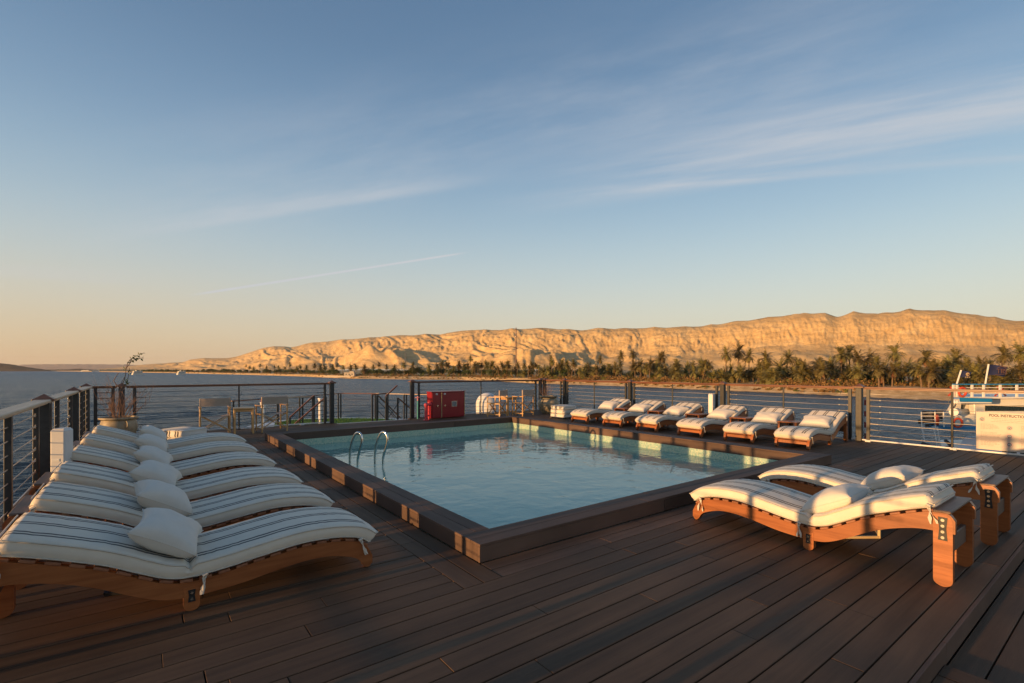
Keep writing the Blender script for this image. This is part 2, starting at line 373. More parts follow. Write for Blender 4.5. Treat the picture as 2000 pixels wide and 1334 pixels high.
def foliage(name,c,var=.45,trans=.15):
    m,nt,b=nodes(name); g=N(nt,'ShaderNodeNewGeometry'); oi=N(nt,'ShaderNodeObjectInfo')
    cc=ramp(nt,g.outputs['Random Per Island'],[(0,tuple(x*(1-var) for x in c)),(.6,c),(1,tuple(x*(1+var) for x in c))])
    hs=N(nt,'ShaderNodeHueSaturation'); mr=N(nt,'ShaderNodeMapRange'); mr.inputs[3].default_value=.7; mr.inputs[4].default_value=1.35
    nt.links.new(oi.outputs['Random'],mr.inputs[0]); nt.links.new(mr.outputs[0],hs.inputs['Value'])
    mh=N(nt,'ShaderNodeMapRange'); mh.inputs[3].default_value=.475; mh.inputs[4].default_value=.515; nt.links.new(oi.outputs['Random'],mh.inputs[0]); nt.links.new(mh.outputs[0],hs.inputs['Hue'])
    nt.links.new(cc,hs.inputs['Color']); nt.links.new(hs.outputs[0],b.inputs['Base Color']); b.inputs['Roughness'].default_value=.6; b.inputs['Specular IOR Level'].default_value=.25
    return m
M['palm']=foliage('palm_frond',(.15,.128,.042)); M['palm_dry']=foliage('palm_dry',(.24,.13,.055))
M['tree']=foliage('tree_leaf',(.06,.075,.02)); M['bush']=foliage('bush_leaf',(.19,.11,.04),.5); M['bushg']=foliage('bush_green',(.10,.11,.03),.5)
M['trunk']=simple('trunk',(.17,.11,.065),.9,var=.35,scale=3,bs=.8,bd=.05)

# ------------------------------------------------------------------ deck
PX0,PX1,PY0,PY1=2.36,8.49,3.46,11.30         # pool opening
KX0,KX1,KY0,KY1=2.08,8.80,3.18,11.62         # kerb outside
DX0,DX1,DY0,DY1=-1.15,12.28,.735,14.2
def boards(mb,axis,u0,u1,v0,v1,w=.155,gap=.0085,zt=0.0,th=.025,cuts=None,lmin=1.6,lmax=3.2,holes=()):
    n=max(1,round((v1-v0)/w)); w=(v1-v0)/n
    for i in range(n):
        a=v0+i*w+gap/2; b=v0+(i+1)*w-gap/2; mid=(a+b)/2
        spans=[(u0,u1)]
        for (hu0,hu1,hv0,hv1) in holes:
            if hv0<mid<hv1:
                ns=[]
                for s0,s1 in spans:
                    if hu1<=s0 or hu0>=s1: ns.append((s0,s1)); continue
                    if hu0>s0: ns.append((s0,hu0))
                    if hu1<s1: ns.append((hu1,s1))
                spans=ns
        for s0,s1 in spans:
            u=s0; first=True
            while u<s1-.01:
                L=R.uniform(lmin,lmax)*(R.uniform(.3,1) if first else 1); first=False
                e=min(s1,u+L)
                if s1-e<.35: e=s1
                g2=R.choice((.002,.002,.003,.006)); dz=R.uniform(-.0012,.0012)
                c=((u+e)/2,mid); d=(e-u-g2,b-a)
                if axis=='X': mb.box((c[0],c[1],zt-th/2+dz),(d[0],d[1],th),bev=.0025)
                else: mb.box((c[1],c[0],zt-th/2+dz),(d[1],d[0],th),bev=.0025)
                u=e
mb=MB()
boards(mb,'X',DX0,DX1,.735,2.88,.154,holes=())
boards(mb,'X',DX0,1.755,2.88,KY1+0.0,.154)
boards(mb,'X',KX1,DX1,2.88,KY1,.154)
boards(mb,'X',DX0,DX1,KY1,13.78,.154)
boards(mb,'X',DX0,4.34,13.78,DY1,.14); boards(mb,'X',6.60,DX1,13.78,DY1,.14)
boards(mb,'X',-1.15,DX0,0,0) if False else None
o=mb.build('deck_boards',M['deckX']); o['kind']='structure'
mb=MB(); boards(mb,'Y',2.88,KY1,1.755,2.08,.1625); mb.build('deck_border_boards',M['deckY'],kind='structure')
mb=MB(); boards(mb,'X',2.084,KX1,2.88,3.18,.15); mb.build('deck_front_boards',M['deckF'],kind='structure')
mb=MB()
for x0,x1,y0,y1 in ((DX0,KX0,.75,DY1),(KX1,DX1,.75,DY1),(KX0,KX1,.75,KY0+.02),(KX0,KX1,KY1-.02,13.76),(KX0,4.33,13.76,DY1),(6.61,KX1,13.76,DY1)):
    mb.box(((x0+x1)/2,(y0+y1)/2,-.075),(x1-x0,y1-y0,.04))
mb.build('deck_base',M['under'],kind='structure')
# platform edge fascia + lower deck in front (towards the camera)
mb=MB()
x=-1.1
while x<12.2:
    L=R.uniform(2,3); e=min(12.25,x+L); mb.box(((x+e)/2,.735-.0105,-.062),(e-x-.003,.021,.115),bev=.002); x=e
mb.build('deck_step_fascia',M['kerbX'],kind='structure')
mb=MB(); boards(mb,'X',3.50,DX1,-1.6,.712,.154,zt=-.118)
mb.build('lower_deck_boards',M['deckX'],kind='structure')
mb=MB(); boards(mb,'Y',-1.6,.712,-1.1,3.485,.154,zt=-.10)
mb.build('lower_deck_landing',M['deckY'],kind='structure')
mb=MB(); mb.box((5.6,-.44,-.185),(13.4,2.3,.04)); mb.build('lower_deck_base',M['under'],kind='structure')

# ------------------------------------------------------------------ pool
pool=thing('swimming_pool','rectangular pool with brown timber kerb and pale green mosaic tiles set in the deck','swimming pool',((KX0+KX1)/2,(KY0+KY1)/2,0))
pl=pool.location.copy()
def pb(mb,name,mat): 
    o=mb.build(name,mat,pool); o.matrix_parent_inverse=Matrix.Translation(-pl); return o
KT=.147
def kerb(axis,u0,u1,v0,v1,mit):
    mb=MB(); u=u0
    vin=v1 if mit>0 else v0; vout=v0 if mit>0 else v1
    ang=[]; 
    # top boards (two), outer and inner fascia, jointed
    w=abs(v1-v0)
    def bx(a,b,c,d,z0,z1):
        if axis=='X': mb.box(((a+b)/2,(c+d)/2,(z0+z1)/2),(b-a,abs(d-c),z1-z0),bev=.0025)
        else: mb.box(((c+d)/2,(a+b)/2,(z0+z1)/2),(abs(d-c),b-a,z1-z0),bev=.0025)
    for k in range(2):
        a=u0
        while a<u1-.01:
            L=R.uniform(1.8,2.6); b=min(u1,a+L); 
            if u1-b<.4:b=u1
            bx(a+.0015,b-.0015,v0+w*k/2+.0015,v0+w*(k+1)/2-.0015,KT-.022,KT+R.uniform(-.0008,.0008)); a=b
    for vv,sg in ((v0,1),(v1,-1)):
        a=u0+ (.0 if vv==vout else 0)
        inner=(vv==vin); z0=-.012 if inner else 0.001
        a0,a1=(u0,u1) 
        a=a0
        while a<a1-.01:
            L=R.uniform(2.0,2.6); b=min(a1,a+L)
            if a1-b<.4:b=a1
            bx(a+.0015,b-.0015,vv+sg*.004,vv+sg*.024,z0,KT-.0235); a=b
    if axis=='X':
        for ue,sg in ((u0,1),(u1,-1)):
            mb.box((ue+sg*.015,(v0+v1)/2,(KT-.0235+.001)/2),(.02,abs(v1-v0)-.052,KT-.0245),bev=.002)
    return mb
# long sides run between the end ones
pb(kerb('X',KX0,KX1,KY0,PY0,1),'kerb',M['kerbX'])
pb(kerb('X',KX0,KX1,PY1,KY1,-1),'kerb',M['kerbX'])
pb(kerb('Y',PY0,PY1,KX0,PX0,1),'kerb',M['kerbY'])
pb(kerb('Y',PY0,PY1,PX1,KX1,-1),'kerb',M['kerbY'])
mb=MB(); zb=-1.25; zt=-.013; e=.0
q=[(PX0,PY0),(PX1,PY0),(PX1,PY1),(PX0,PY1)]
vs=[(x,y,zt) for x,y in q]+[(x,y,zb) for x,y in q]
mb.add(vs,[(0,1,5,4),(1,2,6,5),(2,3,7,6),(3,0,4,7),(4,5,6,7)])
# outer shell so that the basin is solid
k=.12
q2=[(PX0-k,PY0-k),(PX1+k,PY0-k),(PX1+k,PY1+k),(PX0-k,PY1+k)]
vs=[(x,y,zt) for x,y in q]+[(x,y,zt) for x,y in q2]+[(x,y,zb-k) for x,y in q2]
mb.add(vs,[(0,4,5,1),(1,5,6,2),(2,6,7,3),(3,7,4,0),(4,8,9,5),(5,9,10,6),(6,10,11,7),(7,11,8,4),(8,11,10,9)])
pb(mb,'basin',M['tiles'])
mb=MB()
mb.grid(lambda u,v:(PX0+.001+(PX1-PX0-.002)*u,PY0+.001+(PY1-PY0-.002)*v,-.15),2,2)
w=mb.build('pool_water',M['pool_water']); w['kind']='structure'
# ladder handles
lad=thing('pool_ladder','curved stainless steel ladder handrails rising from the pool water','pool ladder',(3.12,8.6,-.15))
G1=(2.90,8.60); G2=(3.28,8.40)
def handle(x,y,rz):
    mb=MB(); pts=[]
    prof=[(.00,-1.0),(.0,-.1),(.0,.15),(.03,.33),(.085,.47),(.14,.545),(.20,.56),(.255,.52),(.275,.43),(.255,.33),(.205,.20),(.18,.1),(.18,-.1),(.18,-1.0)]
    for i in range(len(prof)-1):
        for t in (0,.34,.67):
            p0=prof[max(i-1,0)];p1=prof[i];p2=prof[i+1];p3=prof[min(i+2,len(prof)-1)]
            f=lambda a,b,c,d:.5*((2*b)+(-a+c)*t+(2*a-5*b+4*c-d)*t*t+(-a+3*b-3*c+d)*t**3)
            pts.append((f(p0[0],p1[0],p2[0],p3[0]),f(p0[1],p1[1],p2[1],p3[1])))
    pts.append(prof[-1])
    c,s=math.cos(rz),math.sin(rz)
    mb.tube([(x+a*c,y+a*s,b) for a,b in pts],.0215,12); o=mb.build('handrail',M['chrome'],lad,smooth=60)
    return o
handle(G1[0]-3.12,G1[1]-8.6,rad(298)); handle(G2[0]-3.12,G2[1]-8.6,rad(298))
mb=MB()
for z in (-.35,-.6,-.85): mb.box((0,.07,z),(.47,.08,.03),rz=rad(-14),bev=.01)
mb.build('tread',M['chrome'],lad)

# ------------------------------------------------------------------ loungers
def catmull(P,n):
    out=[]
    for i in range(len(P)-1):
        p0=P[max(i-1,0)];p1=P[i];p2=P[i+1];p3=P[min(i+2,len(P)-1)]
        for k in range(n):
            t=k/n
            out.append(tuple(.5*((2*b)+(-a+c)*t+(2*a-5*b+4*c-d)*t*t+(-a+3*b-3*c+d)*t**3) for a,b,c,d in zip(p0,p1,p2,p3)))
    out.append(tuple(P[-1])); return out
TOP=catmull([(.0,.085),(.035,.175),(.10,.225),(.22,.256),(.36,.27),(.50,.268),(.70,.242),(.90,.212),(1.08,.198),(1.20,.222),(1.32,.285),(1.46,.365),(1.62,.435),(1.78,.495),(1.90,.53),(1.965,.525),(2.0,.48)],6)
BOT=catmull([(.0,.03),(.03,.0),(.065,.02),(.10,.075),(.18,.115),(.30,.148),(.45,.152),(.62,.133),(.80,.103),(.95,.09),(1.10,.088),(1.22,.108),(1.36,.178),(1.50,.262),(1.64,.325),(1.78,.365),(1.88,.375),(1.985,.375)],6)
def lut(P):
    def f(s):
        for i in range(len(P)-1):
            if P[i][0]<=s<=P[i+1][0]+1e-9:
                a=(s-P[i][0])/max(1e-9,P[i+1][0]-P[i][0]); return P[i][1]*(1-a)+P[i+1][1]*a
        return P[-1][1] if s>P[-1][0] else P[0][1]
    return f
topz=lut(TOP)
HW2=.31
def make_lounger(seed,label,group):
    rr=random.Random(seed)
    t=thing('sun_lounger',label,'sun lounger',group=group)
    for sy in (-1,1):
        mb=MB(); y0=sy*(HW2-.045); y1=sy*HW2
        poly=[(a,b-.018) if b>.12 else (a,b) for a,b in TOP]
        poly=poly+BOT[::-1]
        # strip build: quads between top and bottom curves for clean shading
        n=90; vs=[];fs=[]
        bz=lut(BOT)
        for i in range(n+1):
            s=2.0*i/n
            zt_=topz(s)-.018; zb_=min(bz(s),zt_-.02)
            if i==0: zt_,zb_=.085,.03
            for y in (y0,y1): vs+= [(s,y,zb_),(s,y,zt_)]
        for i in range(n):
            a=i*4;b=a+4
            fs+=[(a,b,b+1,a+1),(a+2,a+3,b+3,b+2),(a+1,b+1,b+3,a+3),(a,a+2,b+2,b)]
        fs+=[(0,1,3,2),(n*4,n*4+2,n*4+3,n*4+1)]
        mb.add(vs,fs)
        fr=mb.build('side_frame',M['teak'],t,smooth=35,recalc=True)
        # legs
        for s0,w,zt_,nm in ((1.075,.08,.15,'mid'),(1.935,.105,.50,'head')):
            mb=MB(); pts=[]
            for k in range(9):
                a=PI+PI*k/8; pts.append((s0+w/2*math.cos(a),w/2*.8+w/2*.8*math.sin(a)))
            if nm=='head':
                for k in range(7):
                    a=PI/2*k/6; pts.append((s0+w/2-.05+.05*math.cos(a),zt_-.06+.06*math.sin(a)))
                pts.append((s0-w/2,zt_-.01))
            else: pts+=[(s0+w/2,zt_),(s0-w/2,zt_)]
            ya=sy*(HW2-.047) ; yb=sy*(HW2+.003)
            mb.prism(pts,lambda a,b,tt:(a,tt,b),ya,yb)
            lg=mb.build('leg',M['teak'],t,smooth=40,recalc=True)
            mb=MB(); h=.16 if nm=='head' else .075; zc=.40 if nm=='head' else .095; hw=.026 if nm=='head' else .019
            yy=sy*(HW2+.0045); yz=sy*(HW2+.0075)
            p=[(s0-hw,zc-h/2),(s0+hw,zc-h/2),(s0+hw*.72,zc),(s0+hw,zc+h/2),(s0-hw,zc+h/2),(s0-hw*.72,zc)]
            mb.mi=0; mb.prism(p,lambda a,b,tt:(a,tt,b),sy*(HW2+.003),yz)
            mb.mi=1
            nb=4 if nm=='head' else 2
            for k in range(nb):
                z=zc-h/2+h*(k+.5)/nb
                mb.cyl((s0,yz,z),(s0,sy*(HW2+.0125),z),.0105 if nm=='head' else .008,10)
            mb.build('bracket',[M['black'],M['bolt']],lg,recalc=True)
    # slats
    mb=MB(); s=.035
    while s<1.86:
        w=.062; a=topz(s);b=topz(s+w)
        mb.bar((s,0,a-.009),(s+w,0,b-.009),2*HW2+.012,.018,bev=.004,up=(0,0,1)); s+=.094
    mb.build('slat_base',M['teak_slat'],t)
    mb=MB(); mb.box((1.925,0,.512),(.105,2*HW2-.0,.022),M=Matrix.Rotation(rad(-4),3,'Y'),bev=.006); mb.build('head_board',M['plank_dark'],t)
    mb=MB(); mb.box((1.935,0,.26),(.035,2*HW2-.1,.13),bev=.005); mb.build('cross_rail',M['plank_dark'],t)
    mb=MB(); mb.box((.05,0,.12),(.03,2*HW2-.1,.06),bev=.005); mb.build('cross_bar',M['teak'],t)
    mb=MB(); mb.box((1.075,0,.12),(.03,2*HW2-.1,.05),bev=.005); mb.build('cross_bar',M['teak'],t)
    # cushion swept along the slats
    sA,sB=.005,1.885; n=110; TH_=.098; W=HW2+.004
    def frame(s):
        e=.012; z=topz(max(s,.04)); d=Vector((2*e,0,topz(min(1.93,max(s,.05)+e))-topz(max(.04,max(s,.05)-e)))).normalized()
        return Vector((s,0,z+.003)),Vector((-d.z,0,d.x)),d
    sec=[]
    nr=5; r=.03
    def secpts(th,w,bul):
        P=[]
        for cx,cz,a0 in ((w-r,r,-PI/2),(w-r,th-r,0),(-w+r,th-r,PI/2),(-w+r,r,PI)):
            for k in range(nr): 
                a=a0+PI/2*k/(nr-1); P.append((cx+r*math.cos(a),cz+r*math.sin(a)))
            if a0==0:
                for k in range(1,12): P.append((w-r-(2*w-2*r)*k/12,th))
            if a0==-PI/2: P.append((w+bul,th/2))
            if a0==PI/2: P.append((-w-bul,th/2))
            if a0==PI: 
                for k in range(1,4): P.append((-w+r+(2*w-2*r)*k/4,0))
        return P
    vs=[];fs=[];m=0
    pipes={k:[] for k in range(4)}
    for i in range(n+1):
        q=i/n; s=sA+(sB-sA)*q
        endf=min(1,min(q,1-q)*(sB-sA)/.035); endf=math.sqrt(max(0,1-(1-endf)**2))
        seam=math.exp(-((s-1.085)/.022)**2)
        th=TH_*(.55+.45*endf)-.028*seam; w=W-.03*(1-endf)-.008*seam
        c,nn,d=frame(s)
        P=secpts(th,w,.006); m=len(P)
        for (y,z) in P:
            yy=y; crown=.012*(1-(y/W)**2)*endf if z>th*.6 else 0
            p=c+nn*(z+crown)+Vector((0,yy,0))
            nz=noise.noise(Vector((s*11+seed*7,y*7,z*30)))*.0028+noise.noise(Vector((s*34+seed,y*5+3,z*20)))*.0028*(1+1.8*seam+1.2*math.exp(-((s-1.2)/.25)**2))
            if abs(y)>w-.012: p+=Vector((0,math.copysign(nz*1.3,y),0))
            else: p+=nn*nz*(1 if z>th*.5 else 0)
            vs.append(p)
        if endf>.2:
            for k,(yy,zz) in enumerate(((W,TH_-.010-.028*seam),(W,.012),(-W,TH_-.010-.028*seam),(-W,.012))):
                pipes[k].append(c+nn*zz+Vector((0,math.copysign(w+.001,yy),0)))
    for i in range(n):
        for k in range(m): fs.append((i*m+k,i*m+(k+1)%m,(i+1)*m+(k+1)%m,(i+1)*m+k))
    fs.append(tuple(range(m))[::-1]); fs.append(tuple(n*m+k for k in range(m)))
    mb=MB(); mb.add(vs,fs); cu=mb.build('cushion',M['cushion'],t,smooth=50,recalc=True)
    mb=MB()
    for k in pipes: mb.tube(pipes[k],.0045,6)
    for s_,sg in ((sA-.002,-1),(sB+.003,1)):
        c,nn,d=frame(s_)
        for zz in (.02,TH_-.02): mb.tube([c+nn*zz+Vector((0,y,0)) for y in (-W+.03,-.1,.1,W-.03)],.0045,6)
    mb.build('piping',M['piping'],cu,smooth=60)
    # ties
    def tie(p,L,rr,sy):
        mb=MB()
        for j in range(2):
            pts=[Vector(p)]; d=Vector((rr.uniform(-.3,.3),sy*.12,-1)).normalized()
            for k in range(6):
                d=(d+Vector((rr.uniform(-.35,.35),rr.uniform(-.1,.1),-.25))).normalized(); q=pts[-1]+d*L/6
                q.y=math.copysign(max(abs(q.y),HW2+.022),sy); pts.append(q)
            vs=[];w=.008
            for k,q in enumerate(pts):
                ww=w*(1+.5*math.sin(k*1.7+j)); a=k*.5+j; o=Vector((math.cos(a)*ww,math.sin(a)*ww*.35,0)); vs+=[q-o,q+o]
            fs=[(2*k,2*k+1,2*k+3,2*k+2) for k in range(len(pts)-1)]
            mb.add(vs,fs)
            mb.add([v+Vector((0,.0015,0)) for v in vs],[f[::-1] for f in fs])
        mb.tube([Vector(p)+Vector((-.012,0,.005)),Vector(p)+Vector((.012,0,-.008))],.011,6)
        return mb.build('tie',M['piping'],t,smooth=60)
    for sy in (-1,1):
        tie((1.01,sy*(HW2+.02),topz(1.01)+.015),.12,rr,sy)
        tie((1.86,sy*(HW2+.02),.55),.13,rr,sy)
        tie((.09,sy*(HW2+.02),.23),.13,rr,sy)
    return t
def make_pillow(seed,a=.185,b=.27,T=.085):
    mb=MB(); n=26
    def f(side):
        def g(u,v):
            x=2*u-1;y=2*v-1
            pin=.17
            X=x*(1-pin*(1-y*y)**1.0*abs(x)**2); Y=y*(1-pin*.8*(1-x*x)*abs(y)**2)
            h=((1-abs(x)**2.4)*(1-abs(y)**2.4))
            h=max(0,h)**.42
            nz=noise.noise(Vector((x*2.2+seed*3,y*2.2,side)))*.16*h+noise.noise(Vector((x*6+seed,y*6,side*2)))*.05*h
            cr=noise.noise(Vector((math.atan2(y,x)*5,seed,side)))*.12*(abs(x)*abs(y))**.7*h
            z=side*T*(h*(1+cr)+nz*.6*h)
            return Vector((X*a,Y*b,z))
        return g
    mb.grid(f(1),n,n); mb.grid(f(-1),n,n)
    # seam cord round the edge
    ring=[]
    for k in range(60):
        an=k/60*4; e=int(an); fr=an-e
        x,y={0:(-1+2*fr,-1),1:(1,-1+2*fr),2:(1-2*fr,1),3:(-1,1-2*fr)}[e]
        ring.append(f(1)((x+1)/2,(y+1)/2))
    mb.tube(ring,.003,5,closed=True)
    import bmesh
    o=mb.build('pillow',M['pillow'],smooth=180)
    bm=bmesh.new(); bm.from_mesh(o.data); bmesh.ops.remove_doubles(bm,verts=bm.verts,dist=.0006); bmesh.ops.recalc_face_normals(bm,faces=bm.faces); bm.to_mesh(o.data); bm.free()
    for p in o.data.polygons: p.use_smooth=True
    return o
pill=[make_pillow(s,a,b,T) for s,a,b,T in ((1,.21,.29,.108),(2,.205,.285,.098),(3,.21,.28,.110))]
used=[False]*3
def put_pillow(k,root,s,lift,tilt,yaw,yoff,label,group):
    o=pill[k]
    if used[k]: o=o.copy(); col.objects.link(o)
    used[k]=True
    z=topz(s)+.10+lift
    rz=root[2]; M4=Matrix.Translation((root[0],root[1],0))@Matrix.Rotation(rz,4,'Z')@Matrix.Translation((s,yoff,z))@Matrix.Rotation(yaw,4,'Z')@Matrix.Rotation(-tilt,4,'Y')
    o.location=M4.to_translation(); o.rotation_euler=M4.to_euler()
    tag(o,label,'pillow',group)
GL='sun loungers along the left railing'; GR='sun loungers along the far right railing'; GF='pair of sun loungers in front of the pool'
GP='plain cream pillows on the loungers'
protos=[make_lounger(s,'x',GL) for s in (1,2,3)]
pused=[False]*3
def put_lounger(k,x,y,rz,label,group):
    if pused[k]: o=dup(protos[k],(x,y,0),rz,label)
    else: o=protos[k]; o.location=(x,y,0); o.rotation_euler=(0,0,rz); o['label']=label; pused[k]=True
    o['group']=group
    o.scale=(1.08 if group==GL else 1,1,1)
    return o
ordn=['nearest','second nearest','third from the camera','fourth from the camera','fifth from the camera','farthest']
for o in protos: kids(o); [kids(c) for c in kids(o)]
Lp=[(1.40,3.64,0),(1.395,4.71,.006),(1.38,5.78,-.01),(1.37,7.12,.008),(1.37,8.42,-.006),(1.40,9.72,.01)]
Lx=['large in the foreground','its head behind the nearest one','its dark timber side showing','level with the white box','just before the farthest one','next to the big clay planter']
for i,(x,y,dr) in enumerate(Lp):
    k=i%3
    put_lounger(k,x,y+HW2,PI+dr,f'striped wooden lounger, {ordn[i]} of the left row, {Lx[i]}',GL)
    put_pillow((i+1)%3,(x,y+HW2,PI+dr),1.27,.085,rad(31)+R.uniform(-.05,.05),R.uniform(-.12,.12)-.05,R.uniform(-.03,.03)+.02,f'plain cream pillow lying on the lounger {ordn[i]} in the left row',GP)
Rp=[(9.9,4.28),(9.9,5.33),(9.9,6.46),(9.9,7.66),(9.9,8.80),(9.9,10.0)]
Rx=['rightmost, near the corner of the pool kerb','second from the right','third from the right, by the slim white box','third from the left','second from the left','leftmost, beside the folded cushions']
for i,(x,y) in enumerate(Rp):
    k=(i+1)%3; dr=R.uniform(-.02,.02)
    put_lounger(k,x+R.uniform(-.03,.03),y,dr,f'striped lounger at the far railing, {Rx[i]}',GR)
    put_pillow(i%3,(x,y,dr),1.25,.085,rad(26)+R.uniform(-.06,.06),R.uniform(-.15,.15),R.uniform(-.03,.03),f'plain cream pillow propped on the far row lounger {Rx[i].split(",")[0]}',GP)
fl=[(4.74,2.85,-PI/2,'front'),(6.10,2.80,-PI/2-.01,'rear')]
put_lounger(2,4.74,2.85,-PI/2,'sunlit striped lounger in the right foreground, nearer of the pair',GF)
put_lounger(0,6.10,2.83,-PI/2,'sunlit striped lounger partly hidden behind the nearer one at right of the pool',GF)
put_pillow(1,(4.74,2.85,-PI/2),1.17,.085,rad(27),.06,.0,'plain cream pillow on the nearer lounger in the right foreground',GP)
put_pillow(2,(6.10,2.83,-PI/2),1.17,.085,rad(25),-.05,.0,'plain cream pillow half shaded on the rear lounger in the right foreground',GP)

# ------------------------------------------------------------------ folded cushion stacks
def folded(label,x,y,z,rz,w,d,h,mat,seed):
    mb=MB()
    def g(u,v):
        a=2*PI*u; e=.16
        ca,sa=math.cos(a),math.sin(a)
        sq=lambda c:math.copysign(abs(c)**.28,c)
        zz=(v*2-1); prof=max(0,1-abs(zz)**5)**.22
        nz=noise.noise(Vector((ca*2+seed,sa*2,zz*1.5)))*.014
        return Vector((sq(ca)*(w/2)*(.9+.1*prof)*1+nz*ca, sq(sa)*(d/2)*(.9+.1*prof)+nz*sa, h/2+zz*h/2))
    mb.grid(g,64,14,cu=True)
    N0=64*14
    mb.f.append(tuple(i*14+13 for i in range(64))); mb.m.append(0); mb.f.append(tuple(i*14 for i in range(64))[::-1]); mb.m.append(0)
    o=mb.build('folded_cushion',mat,smooth=55,recalc=True); o.location=(x,y,z); o.rotation_euler=(0,0,rz)
    mb=MB()
    for zz in (.015,h-.015):
        ring=[]
        for k in range(64):
            a=2*PI*k/64; sq=lambda c:math.copysign(abs(c)**.28,c); ring.append((sq(math.cos(a))*w/2*1.0,sq(math.sin(a))*d/2*1.0,zz))
        mb.tube(ring,.005,5,closed=True)
    mb.build('piping',M['piping'],o,smooth=60)
    return tag(o,label,'cushion','folded striped lounger cushions')
folded('folded striped cushion, top of the pile behind the left loungers',.62,11.75,.19,rad(38),.62,.66,.15,M['stack_cushion'],3)
folded('folded red striped cushion under another behind the left loungers',.62,11.75,.03,rad(36),.62,.66,.16,M['stack_cushion_red'],5)
for k,nm in enumerate(('bottom','middle','top')):
    folded(f'folded cream cushion, {nm} one of the low pile beside the right clay pot',10.55+.01*k,11.35,.03+.125*k,rad(4-3*k),.62,.6,.12,M['stack_cushion'] if k==2 else M['pillow'],7+k)
# pile stands on a low plank pallet
for (x,y) in ((.62,11.75),(10.55,11.35)):
    mb=MB()
    for k in range(4): mb.box((x-.24+.16*k,y,.015),(.1,.6,.028),bev=.003)
    tag(mb.build('wooden_pallet',M['plank_dark']),'low slatted timber pallet under the folded cushions '+('at left' if x<5 else 'at right'),'pallet','low timber pallets')

# ------------------------------------------------------------------ low side tables between the far loungers
def side_table(x,y,label,first=[None]):
    if first[0]: o=first[0]; return dup(o,(x,y,0),0,label)
    t=thing('side_table',label,'side table',(x,y,0),0,'low teak tables between the far loungers'); first[0]=t
    mb=MB()
    for k in range(4): mb.box((-.165+.11*k,0,.39),(.104,.40,.022),bev=.003)
    mb.build('table_top',M['teak'],t)
    mb=MB()
    for sy in(-1,1): mb.box((0,sy*.17,.35),(.36,.025,.05))
    mb.build('apron',M['teak'],t)
    for sx in(-1,1):
        for sy in(-1,1): mb=MB(); mb.box((sx*.19,sy*.17,.187),(.04,.04,.374),bev=.003); mb.build('leg',M['teak'],t)
    return t
ys=[p[1] for p in Rp]
for i in range(5):
    side_table(11.15,(ys[i]+ys[i+1])/2,['low teak table between the two rightmost far loungers','low teak table left of the second far lounger from the right','low teak table in the middle of the far lounger row','low teak table between the second and third far loungers from the left','low teak table between the two leftmost far loungers'][i])

